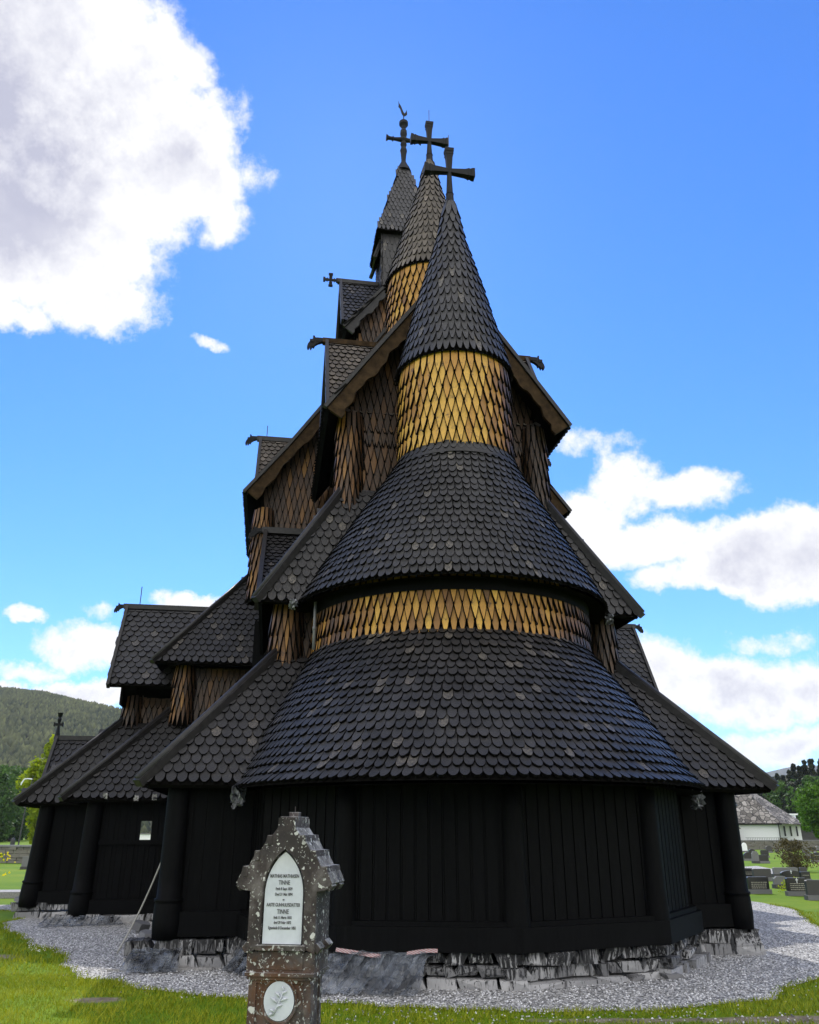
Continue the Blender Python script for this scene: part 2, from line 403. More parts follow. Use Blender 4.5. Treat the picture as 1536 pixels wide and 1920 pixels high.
def rows_quad(mb, eL, eR, tR, tL, w, exp, th=.036, shape=ROUND, tone=None, pad=.0):
    eL, eR, tR, tL = [V(*p) for p in (eL, eR, tR, tL)]
    U = (eR-eL).normalized(); up = (tL-eL); up = up - U*up.dot(U); H = up.length; Vv = up.normalized(); N = U.cross(Vv)
    n = max(1, int(round(H/exp))); ex = H/n
    for i in range(n):
        t = i/n; a = eL.lerp(tL, t); b = eR.lerp(tR, t); L = (b-a).length; c = a
        ph = (i % 2)*.5 + random.uniform(-.06, .06)
        # anchor the columns on a fixed line so that rows stagger regularly
        off = (a-eL).dot(U)
        k0 = int(math.floor(off/w)) - 1
        for k in range(k0, k0+int(L/w)+4):
            x = (k+.5+ph)*w - off
            if x < -.25*w-pad or x > L+.25*w+pad: continue
            P = a + U*x - Vv*.0
            plate(mb, P+U*random.uniform(-.005, .005), U, Vv, N, w, min(ex*2.0, max(H-i*ex, ex)*1.0), th, shape, rr() if tone is None else tone(P))
def rows_ring(mb, f, t0, t1, exp, w, phi0, phi1, th=.03, shape=ROUND, tone=None):
    """f(phi,t)->Vector; rows of equal slope length at phi=0"""
    N_ = 200; L = 0; cum = [0]
    for i in range(N_):
        a = f(0, t0+(t1-t0)*i/N_); b = f(0, t0+(t1-t0)*(i+1)/N_); a2 = f(1.2, t0+(t1-t0)*i/N_); b2 = f(1.2, t0+(t1-t0)*(i+1)/N_)
        L += ((b-a).length+(b2-a2).length)/2; cum.append(L)
    n = max(1, int(round(L/exp)))
    for i in range(n):
        d = L*i/n; j = next(q for q in range(N_+1) if cum[q] >= d-1e-9); t = t0+(t1-t0)*j/N_
        dt = (t1-t0)/n*.5
        Rr = (f(.05, t)-f(-.05, t)).length/.1
        step = w/max(Rr, .02); m = max(3, int((phi1-phi0)/step)); step = (phi1-phi0)/m
        ph = (i % 2)*.5+random.uniform(-.05, .05)
        for k in range(m):
            p = phi0+(k+ph)*step
            P = f(p, t); U = (f(p+.02, t)-f(p-.02, t)).normalized()
            Vv = (f(p, min(t+dt, t1))-f(p, min(t+dt, t1)-dt)); Vv = (Vv-U*Vv.dot(U)).normalized(); Nn = U.cross(Vv)
            plate(mb, P, U, Vv, Nn, step*Rr, L/n*2.0, th, shape, rr() if tone is None else tone(P))
def loft(mb, f, t0, t1, nt, phi0, phi1, n=48, inset=.012):
    base = len(mb.v)
    for i in range(nt+1):
        t = t0+(t1-t0)*i/nt
        for j in range(n+1):
            p = phi0+(phi1-phi0)*j/n; mb.v.append(tuple(f(p, t)))
    for i in range(nt):
        for j in range(n): mb.face([base+i*(n+1)+j, base+i*(n+1)+j+1, base+(i+1)*(n+1)+j+1, base+(i+1)*(n+1)+j])
def profile(keys):
    """keys list of (t, s_centre, R, z) -> f(phi,t)"""
    def f(phi, t):
        k = keys
        for i in range(len(k)-1):
            if t <= k[i+1][0] or i == len(k)-2:
                a = (t-k[i][0])/(k[i+1][0]-k[i][0])
                # catmull-rom for smoothness
                p0 = k[max(i-1, 0)]; p1 = k[i]; p2 = k[i+1]; p3 = k[min(i+2, len(k)-1)]
                q = [.5*((2*p1[j])+(-p0[j]+p2[j])*a+(2*p0[j]-5*p1[j]+4*p2[j]-p3[j])*a*a+(-p0[j]+3*p1[j]-3*p2[j]+p3[j])*a**3) for j in (1, 2, 3)]
                return V(q[1]*math.sin(phi), q[0]-q[1]*math.cos(phi), q[2])
    return f

# ------------------------------------------------------------------ church
CH = thing('stave_church', CC, TH, 'huge black tarred stave church with shingled tiers, ochre walls and three spires', 'church')
PI = math.pi
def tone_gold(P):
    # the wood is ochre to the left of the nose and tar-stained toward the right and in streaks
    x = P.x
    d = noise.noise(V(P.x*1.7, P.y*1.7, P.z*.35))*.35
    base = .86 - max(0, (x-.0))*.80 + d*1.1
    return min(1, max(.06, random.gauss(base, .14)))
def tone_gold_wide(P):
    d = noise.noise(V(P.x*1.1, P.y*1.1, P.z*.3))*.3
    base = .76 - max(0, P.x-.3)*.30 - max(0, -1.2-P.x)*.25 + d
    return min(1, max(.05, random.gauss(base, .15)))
def tone_side(P):  # rear ochre walls: tar and standing shade both put into a darker tone
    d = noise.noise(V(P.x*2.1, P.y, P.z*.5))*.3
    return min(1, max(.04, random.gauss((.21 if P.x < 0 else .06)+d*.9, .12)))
def tone_chip(P):
    return min(1, max(0, random.gauss(.5, .27)))

def round_wall(name, c, Rr, z0, z1, exp, w, phi0, phi1, tone, parent, th=.045, mat='ochre', shape=POINT):
    f = lambda p, t: V(c[0]+Rr*math.sin(p), c[1]-Rr*math.cos(p), z0+(z1-z0)*t)
    mb = MB(); mb.mi = 1; loft(mb, f, 0, 1, 1, phi0, phi1, 32); mb.mi = 0
    rows_ring(mb, f, 0, 1-exp*.8/(z1-z0), exp*.93, w, phi0, phi1, th, shape, tone)
    return mb.build(name, [M[mat], M['under']], parent)

# --- apse lower wall: five-sided drum of vertical boards
AW = 3.2; angs = [R_(a) for a in (-70, -34, 0, 34, 70)]
verts2 = [(-3.2, .2), (-2.95, -.95), (-1.95, -2.1), (0, -2.62), (1.95, -2.1), (2.95, -.95), (3.2, .2)]
mb = MB()
for (a, b) in zip(verts2, verts2[1:]):
    A = V(a[0], a[1], 0); B = V(b[0], b[1], 0); L = (B-A).length; U = (B-A)/L; N = V(U.y, -U.x, 0)
    n = max(2, int(L/.165))
    mb.poly([A+V(0, 0, .4), B+V(0, 0, .4), B+V(0, 0, 2.4), A+V(0, 0, 2.4)])
    for i in range(n):
        x0 = L*i/n; x1 = L*(i+1)/n
        rot = Matrix((U, -N, V(0, 0, 1))).transposed()
        c = A+U*(x0+x1)/2+N*.02; mb.box((c.x, c.y, 1.42), (x1-x0-.03, .05, 1.86), rot)
        if i: c = A+U*x0+N*.012; mb.box((c.x, c.y, 1.42), (.02, .045, 1.86), rot)
apse_wall = mb.build('apse_wall', M['tar_wall'], CH)
apse_wall['label'] = 'black vertically boarded apse wall'
mb = MB()
for (a, b) in zip(verts2, verts2[1:]):
    A = V(a[0], a[1], .0); B = V(b[0], b[1], .0); U = (B-A).normalized(); N = V(U.y, -U.x, 0)
    mb.bar(A+N*.09-U*.06+V(0, 0, .50), B+N*.09+U*.06+V(0, 0, .50), .22, .26)
    mb.bar(A+N*.06-U*.04+V(0, 0, .655), B+N*.06+U*.04+V(0, 0, .655), .15, .05)
mb.build('sill_beam', M['tar_wall'], apse_wall)
def column(c, z0, z1, r0, r1, parent, lean=(0, 0), ring=None):
    mb = MB(); mb.smooth = True
    pts = []; rad = []
    prof = [(0, r0*1.0), (.12, r0*1.08), (.3, r0*1.08)] if ring is None else [(0, r0*1.06), (.2, r0*1.14), (.42, r0*1.09), (.45, r0*1.05), (.46, r0*1.15), (.49, r0*1.15), (.5, r0)]
    for h, r in prof: pts.append((c[0]+lean[0]*h, c[1]+lean[1]*h, z0+h)); rad.append(r)
    H = z1-z0
    for t in (.35, .6, .85, 1.0): pts.append((c[0]+lean[0]*H*t, c[1]+lean[1]*H*t, z0+H*t)); rad.append(r0+(r1-r0)*t)
    mb.tube(pts, rad, 22)
    return mb.build('wall_column', M['tar_wall'], parent)
for i in (1, 2, 3): column((verts2[i+1][0]*1.01, verts2[i+1][1]*1.01), .36, 2.17, .15, .13, apse_wall)

# --- gallery walls
def board_wall(name, a, b, z0, z1, parent, out, bw=.22, holes=(), proud=.02):
    A = V(a[0], a[1], 0); B = V(b[0], b[1], 0); L = (B-A).length; U = (B-A)/L; N = V(*out, 0)
    rot = Matrix((U, -N, V(0, 0, 1))).transposed()
    mb = MB(); n = max(1, int(L/bw))
    cuts = sorted(holes)
    for i in range(n):
        x0 = L*i/n; x1 = L*(i+1)/n; xm = (x0+x1)/2
        segs = [(z0, z1)]
        for (h0, h1, hz0, hz1) in cuts:
            if h0 < xm < h1: segs = [(z0, hz0), (hz1, z1)]
        for (s0, s1) in segs:
            c = A+U*xm; mb.box((c.x, c.y, (s0+s1)/2), (x1-x0-.004, .05, s1-s0), rot)
            if i % 2: c = A+U*x0+N*.02; mb.box((c.x, c.y, (s0+s1)/2), (.05, .05, s1-s0-.02), rot)
    return mb.build(name, M['tar_wall'], parent)
gal = board_wall('gallery_wall', (-4.18, -.33), (4.18, -.33), .4, 2.4, CH, (0, -1), .2)
def sill(pts, z0, z1, parent, w=.2):
    mb = MB()
    for a, b in zip(pts, pts[1:]): mb.bar((*a, (z0+z1)/2), (*b, (z0+z1)/2), w, z1-z0)
    return mb.build('sill_beam', M['tar_wall'], parent)
sill([(-4.15, -.38), (-3.1, -.38)], .36, .66, gal); sill([(3.15, -.38), (4.15, -.38)], .36, .66, gal)
column((-4.17, -.4), .33, 2.45, .165, .15, gal, ring=1); column((4.06, -.4), .33, 2.45, .165, .15, gal, ring=1)
for sx in (-1, 1):
    w = board_wall('gallery_wall', (sx*4.18, -.3), (sx*4.18, 3.3), .3, 2.4, CH, (sx, 0))
# nave gallery and third gallery stepping out to the sides
mb = MB(); mb.box((0, 2.9, 1.35), (8.3, 6.2, 2.3)); mb.box((0, 9.5, 3.0), (6.9, 8.6, 6.0)); mb.build('inner_wall', M['tar_wall'], CH)
for sx in (-1, 1):
    holes = [(1.06, 1.27, 1.50, 1.86)] if sx < 0 else []
    w = board_wall('gallery_wall', (sx*4.2, 5.85), (sx*6.45, 5.85), .1, 2.4, CH, (0, -1), .105 if sx < 0 else .2, holes=holes)
    column((sx*6.48, 5.8), .06, 2.4, .19, .165, w, lean=(sx*-.03, 0), ring=1)
    mb = MB(); mb.bar((sx*4.3, 5.79, 1.45), (sx*6.3, 5.79, 1.45), .06, .08); mb.build('rail', M['tar_wall'], w)
    sill([(sx*4.2, 5.8), (sx*6.3, 5.8)], .14, .4, w)
    board_wall('gallery_wall', (sx*6.5, 5.9), (sx*6.5, 7.0), .1, 2.4, CH, (sx, 0))
    w = board_wall('gallery_wall', (sx*6.55, 7.0), (sx*7.7, 7.0), .2, 2.4, CH, (0, -1), .2)
    column((sx*7.72, 6.95), .2, 2.4, .18, .155, w, lean=(sx*-.05, 0), ring=1)
    sill([(sx*6.5, 6.95), (sx*7.65, 6.95)], .25, .5, w)
    board_wall('gallery_wall', (sx*7.75, 7.05), (sx*7.75, 12.5), .0, 2.4, CH, (sx, 0))

# --- stone foundation
def stones(path, z0, z1, depth, parent, big=.42, seed=1):
    rs = random.Random(seed); mb = MB()
    for (a, b) in zip(path, path[1:]):
        A = V(*a, 0); B = V(*b, 0); L = (B-A).length; U = (B-A)/L; N = V(U.y, -U.x, 0)
        courses = max(1, int(round((z1-z0)/.15))); zz = z0
        hs = [rs.uniform(.7, 1.3) for _ in range(courses)]; tot = sum(hs)
        for ci, hh in enumerate(hs):
            h = hh/tot*(z1-z0); x = -rs.uniform(0, .2)
            while x < L:
                l = rs.choice((rs.uniform(.1, .2), rs.uniform(.2, big), rs.uniform(.25, big*1.2)))*(1.15 if ci == 0 else .85); l = min(l, L-x+.1)
                if l < .07: break
                cx = x+l/2; pr = rs.uniform(-.07, .07)+(.08 if ci == 0 else 0)
                c = A+U*cx+N*(-depth/2+pr); mb.rnd = rs.random()
                n = len(mb.v); sk = rs.uniform(-.05, .05)
                for kx, ky, kz in [(-1,-1,-1),(1,-1,-1),(1,1,-1),(-1,1,-1),(-1,-1,1),(1,-1,1),(1,1,1),(-1,1,1)]:
                    p = c + U*(kx*(l/2-.008)+rs.uniform(-.04, .02)+sk*kz) + N*(-ky*depth/2+rs.uniform(-.02, .02)) ; z = zz+h/2+kz*(h/2-.008)+rs.uniform(-.022, .012)
                    mb.v.append((p.x, p.y, z))
                # extra vertex on the front face for a split rock look
                fc = c+N*(depth/2+rs.uniform(.0, .045))+U*rs.uniform(-.3, .3)*l; mb.v.append((fc.x, fc.y, zz+h/2+rs.uniform(-.3, .3)*h))
                for q in [(0,3,2,1),(4,5,6,7),(1,2,6,5),(2,3,7,6),(3,0,4,7)]: mb.face([n+i for i in q])
                for q in [(0,1),(1,5),(5,4),(4,0)]: mb.face([n+q[0], n+q[1], n+8])
                x += l
            zz += h
    return mb.build('stone_foundation', M['stone'], parent)
path = [(x*1.045, y*1.045) for x, y in verts2[1:-1]]
stones([(-3.3, -.15)]+path+[(3.3, -.15)], -.04, .38, .4, CH, seed=3)
stones([(3.3, -.5), (4.22, -.5)], -.03, .34, .4, CH, seed=5)
stones([(-4.5, -.5), (-3.2, -.5)], -.03, .34, .4, CH, .3, seed=6)
stones([(-6.7, 5.7), (-4.2, 5.7)], -.05, .15, .35, CH, .5, seed=8)
stones([(-7.9, 6.85), (-6.5, 6.85)], -.05, .3, .35, CH, .5, seed=9)
stones([(4.2, -.45), (4.2, 5.6)], -.03, .3, .4, CH, seed=12)

# --- hipped lean-to roofs
def hip_roof(name, s_e, r_e, z_e, s_t, r_t, z_t, s_back, parent, w=.15, exp=.165, mat='tar_shingle', log=.085, left_only=False, rsp=None, boards=True):
    """east face + both flanks, hip logs on the corners"""
    mb = MB(); mb.mi = 1
    eL, eR, tR, tL = (-r_e, s_e, z_e), (r_e, s_e, z_e), (r_t, s_t, z_t), (-r_t, s_t, z_t)
    mb.slab([eL, eR, tR, tL], .07)
    for sx in (-1, 1):
        q = [(sx*r_e, s_back, z_e), (sx*r_e, s_e, z_e), (sx*r_t, s_t, z_t), (sx*r_t, s_back, z_t)]
        if sx > 0: q = [q[1], q[0], q[3], q[2]]
        mb.slab(q, .07)
    mb.mi = 0
    rows_quad(mb, (-r_e, s_e, z_e), (r_e, s_e, z_e), (r_t, s_t, z_t), (-r_t, s_t, z_t), w, exp, tone=tone_chip, shape=ROUND, pad=-.45*w)
    o = mb.build(name, [M[mat], M['under']], parent)
    for sx in (-1, 1):
        a = V(sx*(r_e+.05), s_e-.05, z_e-.03); b = V(sx*r_t, s_t, z_t+.03)
        mb = MB(); mb.smooth = False
        d = (b-a)
        up = V(sx*.4, -.4, .8)
        mb.bar(a+V(0, 0, .04), b+V(0, 0, .04), log*1.5, log*1.1, up=up)
        mb.smooth = True; mb.tube([a+V(0, 0, .095), b+V(0, 0, .095)], log*.62, 10)
        mb.build('hip_board', M['tar_beam'], o)
    return o
hip_roof('gallery_roof', -.8, 4.63, 2.25, .72, 2.92, 4.33, 6.2, CH, .15, .165, log=.1)
hip_roof('aisle_roof', .3, 3.28, 5.15, .95, 1.86, 7.5, 4.6, CH, .15, .165, log=.1)
hip_roof('nave_gallery_roof', 5.4, 6.98, 2.25, 7.0, 5.1, 4.33, 9.6, CH, .17, .18, mat='tar_shingle_b', log=.09)
hip_roof('porch_gallery_roof', 6.6, 8.17, 2.2, 7.75, 6.40, 4.04, 13, CH, .18, .19, mat='tar_shingle_b', log=.09)
hip_roof('nave_aisle_roof', 6.1, 5.62, 5.19, 7.6, 3.70, 7.7, 10.5, CH, .16, .17, log=.08)

# --- flat ochre walls with round corner posts
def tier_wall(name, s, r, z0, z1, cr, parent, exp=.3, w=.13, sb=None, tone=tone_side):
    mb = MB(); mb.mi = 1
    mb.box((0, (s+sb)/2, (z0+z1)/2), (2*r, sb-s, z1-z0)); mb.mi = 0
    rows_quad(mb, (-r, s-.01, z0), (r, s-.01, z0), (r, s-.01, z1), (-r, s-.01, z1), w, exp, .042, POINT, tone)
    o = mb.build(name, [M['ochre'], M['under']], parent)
    for sx in (-1, 1):
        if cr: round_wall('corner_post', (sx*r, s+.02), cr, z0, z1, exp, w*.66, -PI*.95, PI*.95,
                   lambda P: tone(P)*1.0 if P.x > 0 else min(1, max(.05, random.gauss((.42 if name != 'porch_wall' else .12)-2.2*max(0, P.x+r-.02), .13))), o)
    return o
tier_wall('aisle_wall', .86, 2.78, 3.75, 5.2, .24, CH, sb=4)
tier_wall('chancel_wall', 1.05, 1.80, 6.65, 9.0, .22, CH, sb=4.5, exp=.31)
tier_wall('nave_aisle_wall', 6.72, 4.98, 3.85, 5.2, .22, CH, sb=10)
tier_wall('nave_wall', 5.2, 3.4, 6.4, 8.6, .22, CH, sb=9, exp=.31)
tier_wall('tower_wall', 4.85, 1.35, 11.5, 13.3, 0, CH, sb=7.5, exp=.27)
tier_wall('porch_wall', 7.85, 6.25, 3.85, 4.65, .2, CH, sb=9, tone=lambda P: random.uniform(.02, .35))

# --- apse: two conical roofs, drum, turret
lower = profile([(0, 0.0, 3.47, 2.20), (.15, .10, 3.29, 2.47), (.5, .36, 2.93, 3.22), (1, .8, 2.32, 4.38)])
mb = MB(); mb.mi = 1; loft(mb, lower, 0, 1, 14, R_(-105), R_(105), 60)
for rr0, rr1 in ((3.46, 3.0),):
    f = lambda p, t: V((rr0+(2.3-rr0)*t)*math.sin(p), -(rr0+(2.3-rr0)*t)*math.cos(p), 2.16+.14*t)
    loft(mb, f, 0, 1, 1, R_(-105), R_(105), 60)
mb.mi = 0; rows_ring(mb, lower, 0, 1, .158, .135, R_(-102), R_(102), .038, ROUND, tone_chip)
apse_roof = mb.build('apse_roof', [M['tar_shingle'], M['under']], CH)
apse_roof['label'] = 'lowest and widest half-round shingle roof'
round_wall('apse_drum', (0, .8), 2.32, 4.25, 5.2, .25, .12, R_(-112), R_(112), tone_gold_wide, CH)['label'] = 'ochre shingled band below the middle roof'
mb = MB(); loft(mb, lambda p, t: V((2.39)*math.sin(p), .8-2.39*math.cos(p), 4.97+.2*t), 0, 1, 1, R_(-112), R_(112), 60); mb.build('eave_shade_band', M['tar_wall'], CH)  # black strip painting the deep shade under the middle eave
midr = profile([(0, .8, 2.66, 5.12), (.2, .68, 2.36, 5.62), (.55, .40, 1.70, 6.62), (.85, .1, 1.13, 7.42), (1, 0, .985, 7.70)])
mb = MB(); mb.mi = 1; loft(mb, midr, 0, 1, 16, R_(-115), R_(115), 60)
f = lambda p, t: V((2.65-.45*t)*math.sin(p), .8-(2.65-.45*t)*math.cos(p), 5.08+.12*t); loft(mb, f, 0, 1, 1, R_(-115), R_(115), 60)
mb.mi = 0; rows_ring(mb, midr, 0, .95, .142, .125, R_(-112), R_(112), .036, ROUND, tone_chip)
mid_roof = mb.build('apse_roof', [M['tar_shingle'], M['under']], CH)
mb = MB(); loft(mb, lambda p, t: V((1.12-.10*t)*math.sin(p), .03-(1.12-.10*t)*math.cos(p), 7.46+.24*t), 0, 1, 1, R_(-115), R_(115), 60); mb.build('flashing', M['tar_beam'], mid_roof)
mid_roof['label'] = 'middle half-round shingle roof'

def cross_beam(mb, c, L, h0, h1, d0, d1, axis):
    """flared arm from centre outward"""
    for sgn in (-1, 1):
        st = [(0, h0, d0), (.62, h0+(h1-h0)*.55, d0+(d1-d0)*.5), (.72, h1*.92, d1*.9), (.74, h1*1.0, d1), (.79, h1*1.0, d1), (.80, h1*.9, d1*.9), (.86, h1*.95, d1*.95), (.865, h1*1.08, d1*1.05), (1, h1*1.12, d1*1.1)]
        if axis == 'up' and sgn < 0: continue
        n = len(mb.v)
        for t, h, d in st:
            for (a, b) in ((-1, -1), (1, -1), (1, 1), (-1, 1)):
                if axis == 'x': mb.v.append((c[0]+sgn*L*t, c[1]+b*d, c[2]+a*h))
                else: mb.v.append((c[0]+a*h, c[1]+b*d, c[2]+L*t))
        k = len(st)
        for i in range(k-1):
            for j in range(4): mb.face([n+i*4+j, n+i*4+(j+1) % 4, n+(i+1)*4+(j+1) % 4, n+(i+1)*4+j])
        mb.face([n+(k-1)*4+j for j in range(4)])
def flare_cross(parent, c, zc, zt, zb, L, rb, name='cross'):
    mb = MB()
    cross_beam(mb, (c[0], c[1], zc), L, .045, .095, .05, .075, 'x')
    cross_beam(mb, (c[0], c[1], zc), zt-zc, .045, .085, .05, .075, 'up')
    mb.lathe(c, [(rb*1.05, zb-.05), (rb, zb), (rb*.78, zb+.12), (rb*.6, zb+.28), (.075, zb+.45), (.085, zb+.455), (.07, zb+.48), (.05, zc-.1), (.06, zc)], 12)
    return mb.build(name, M['cross'], parent)
def rod(parent, c, z0, z1, r=.008):
    mb = MB(); mb.tube([(c[0], c[1], z0), (c[0], c[1], z1)], r, 5); return mb.build('lightning_rod', M['iron'], parent)

def turret(c, Rr, z0, z1, Rc, zt, label, zc, zct, L, zrod, roofmat, tone, exp=.31):
    o = round_wall('round_turret', c, Rr, z0, z1, exp, .135, -PI, PI, tone, CH, .045); o['label'] = label
    cone = profile([(0, c[1], Rc, z1-.1), (.12, c[1], Rc*.895, z1-.1+(zt-z1+.1)*.115), (.5, c[1], Rc*.52+.03, z1-.1+(zt-z1+.1)*.5), (.8, c[1], Rc*.24+.02, z1-.1+(zt-z1+.1)*.8), (1, c[1], .13, zt)])
    mb = MB(); mb.mi = 1; loft(mb, cone, 0, 1, 12, -PI, PI, 40)
    f = lambda p, t: V((Rc-.05-(Rc-Rr)*t)*math.sin(p), c[1]-(Rc-.05-(Rc-Rr)*t)*math.cos(p), z1-.12+.05*t); loft(mb, f, 0, 1, 1, -PI, PI, 40)
    mb.mi = 0; rows_ring(mb, cone, 0, .99, .235, .115, -PI, PI, .034, NARROW, tone_chip)
    mb.build('conical_roof', [M[roofmat], M['under']], o)
    flare_cross(o, c, zc, zct, zt, L, .145)
    rod(o, (c[0], c[1]), zct, zrod)
    return o
turret((0, 0), .97, 7.35, 9.5, 1.04, 13.3, 'front round turret, ochre drum under a tall black cone', 14.35, 14.93, .53, 15.34, 'tar_shingle', tone_gold)
turret((0, 2.1), .93, 11.0, 13.05, .99, 16.4, 'middle round turret behind the front one, greyer cone', 17.3, 17.86, .46, 18.3, 'grey_shingle', lambda P: min(1, max(.3, random.gauss(.72, .12))), .26)

# --- gable roofs running along the church (rake towards the viewer)
def gable_roof(name, prof, s0, s1, parent, th=.09, w=.15, exp=.2, mat='tar_shingle_b', rows=True, barge=None, bw=.22, wave=True, front_rake=True):
    """prof: list (r,z) from eave to apex"""
    mb = MB(); mb.mi = 1
    for sx in (-1, 1):
        for (a, b) in zip(prof, prof[1:]):
            q = [(sx*a[0], s1, a[1]), (sx*a[0], s0, a[1]), (sx*b[0], s0, b[1]), (sx*b[0], s1, b[1])]
            if sx > 0: q = [q[1], q[0], q[3], q[2]]
            mb.slab(q, th)
            if rows:
                mb.mi = 0; rows_quad(mb, q[0], q[1], q[2], q[3], w, exp, tone=tone_chip); mb.mi = 1
    o = mb.build(name, [M[mat], M['under']], parent)
    mb2 = MB()
    for sx in (-1, 1):
        for (a, b) in zip(prof, prof[1:]):
            A = V(sx*a[0], s0-.03, a[1]+.03); B = V(sx*b[0], s0-.03, b[1]+.03)
            mb2.bar(A, B, .10, .07, up=(0, 0, 1))
    mb2.build('rake_cap', M['tar_beam'], o)
    if barge:
        for sx in (-1, 1):
            mb3 = MB()
            pts = []; lo = []
            segs = []
            a, b = prof[0], prof[-1]
            # walk along the profile
            tot = sum(math.dist(p, q) for p, q in zip(prof, prof[1:])); N_ = 40
            def at(d):
                for p, q in zip(prof, prof[1:]):
                    l = math.dist(p, q)
                    if d <= l+1e-9: return (p[0]+(q[0]-p[0])*d/l, p[1]+(q[1]-p[1])*d/l, (q[0]-p[0])/l, (q[1]-p[1])/l)
                    d -= l
                return (q[0], q[1], (q[0]-p[0])/l, (q[1]-p[1])/l)
            up_, dn_ = [], []
            for i in range(N_+1):
                d = tot*(.01+.99*i/N_); x, z, dx, dz = at(d)
                nx, nz = (-dz, dx) if dx*1 < 0 else (dz, -dx)
                # inward-down normal
                if nz > 0: nx, nz = -nx, -nz
                wv = (.035*math.sin(i*.62)+.02*math.sin(i*1.7+1)) if wave else 0
                hh = bw+wv + (.05 if i < 2 else 0)
                up_.append((sx*(x+nx*.03), z+nz*.03)); dn_.append((sx*(x+nx*hh), z+nz*hh))
            y0, y1 = s0+.03, s0-.035
            n = len(mb3.v)
            for y in (y0, y1):
                for p in up_: mb3.v.append((p[0], y, p[1]))
                for p in dn_: mb3.v.append((p[0], y, p[1]))
            K = N_+1
            for i in range(N_):
                mb3.face([n+i, n+i+1, n+K+i+1, n+K+i]); mb3.face([n+2*K+i, n+3*K+i, n+3*K+i+1, n+2*K+i+1])
                mb3.face([n+i, n+2*K+i, n+2*K+i+1, n+i+1]); mb3.face([n+K+i, n+K+i+1, n+3*K+i+1, n+3*K+i])
            mb3.face([n, n+K, n+3*K, n+2*K])
            mb3.build('bargeboard', M[barge], o, recalc=True)
    return o
gable_roof('chancel_roof', [(2.33, 8.82), (1.5, 10.02), (0, 12.15)], .4, 4.9, CH, barge='barge', bw=.27)
gable_roof('nave_roof', [(3.88, 8.83), (2.98, 10.02), (2.25, 11.1), (0, 14.55)], 4.7, 9.5, CH, barge='barge', bw=.26)
gable_roof('tower_roof', [(1.76, 13.38), (.65, 14.82), (0, 15.7)], 4.55, 7.9, CH, barge='tar_beam', bw=.2)
# ochre gable fields behind the bargeboards
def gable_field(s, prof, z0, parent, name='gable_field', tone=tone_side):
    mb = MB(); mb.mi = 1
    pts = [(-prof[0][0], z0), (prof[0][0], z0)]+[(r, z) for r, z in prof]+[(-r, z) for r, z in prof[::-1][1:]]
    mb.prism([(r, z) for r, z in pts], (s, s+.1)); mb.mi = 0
    zt = prof[-1][1]; z = z0; i = 0
    while z < zt-.2:
        # half width at z
        hw = prof[0][0]
        for a, b in zip(prof, prof[1:]):
            if a[1] <= z <= b[1]: hw = a[0]+(b[0]-a[0])*(z-a[1])/(b[1]-a[1])
        n = int(hw/.13)
        for k in range(-n, n+1):
            x = (k+(i % 2)*.5)*.13
            if abs(x) < hw-.05: plate(mb, V(x, s-.01, z), V(1, 0, 0), V(0, 0, 1), V(0, -1, 0), .13, .58, .034, POINT, tone(V(x, s, z)))
        z += .29; i += 1
    return mb.build(name, [M['ochre'], M['under']], parent, recalc=False)
gable_field(5.17, [(3.5, 8.9), (2.7, 10.0), (2.0, 11.1), (0, 14.1)], 8.0, CH)
gable_field(1.03, [(1.85, 9.3), (1.4, 9.9), (0, 11.9)], 8.4, CH)
gable_field(4.83, [(1.4, 13.5), (.55, 14.7), (0, 15.4)], 12.9, CH)

# --- transverse gables (ridge across), with verge boards and carved heads
HEAD = [(0, -.05), (.10, -.06), (.2, -.10), (.27, -.155), (.30, -.23), (.335, -.20), (.35, -.235), (.375, -.29), (.40, -.25), (.405, -.20), (.425, -.27), (.455, -.285), (.475, -.225), (.455, -.14), (.42, -.08), (.36, -.02), (.33, .03), (.335, .10), (.305, .12), (.27, .055), (.2, .045), (.1, .05), (0, .06)]
def dragon(parent, r, s, z, sx, sc=1.0):
    mb = MB()
    pts = [(r+sx*x*sc, z+y*sc) for x, y in HEAD]
    if sx < 0: pts = pts[::-1]
    mb.prism(pts, (s-.05*sc, s+.05*sc))
    mb.box((r+sx*.36*sc, s, z-.05*sc), (.1*sc, .14*sc, .08*sc)); mb.box((r+sx*.1*sc, s, z-.0*sc), (.3*sc, .13*sc, .10*sc))
    return mb.build('dragon_head', M['cross'], parent, recalc=True)
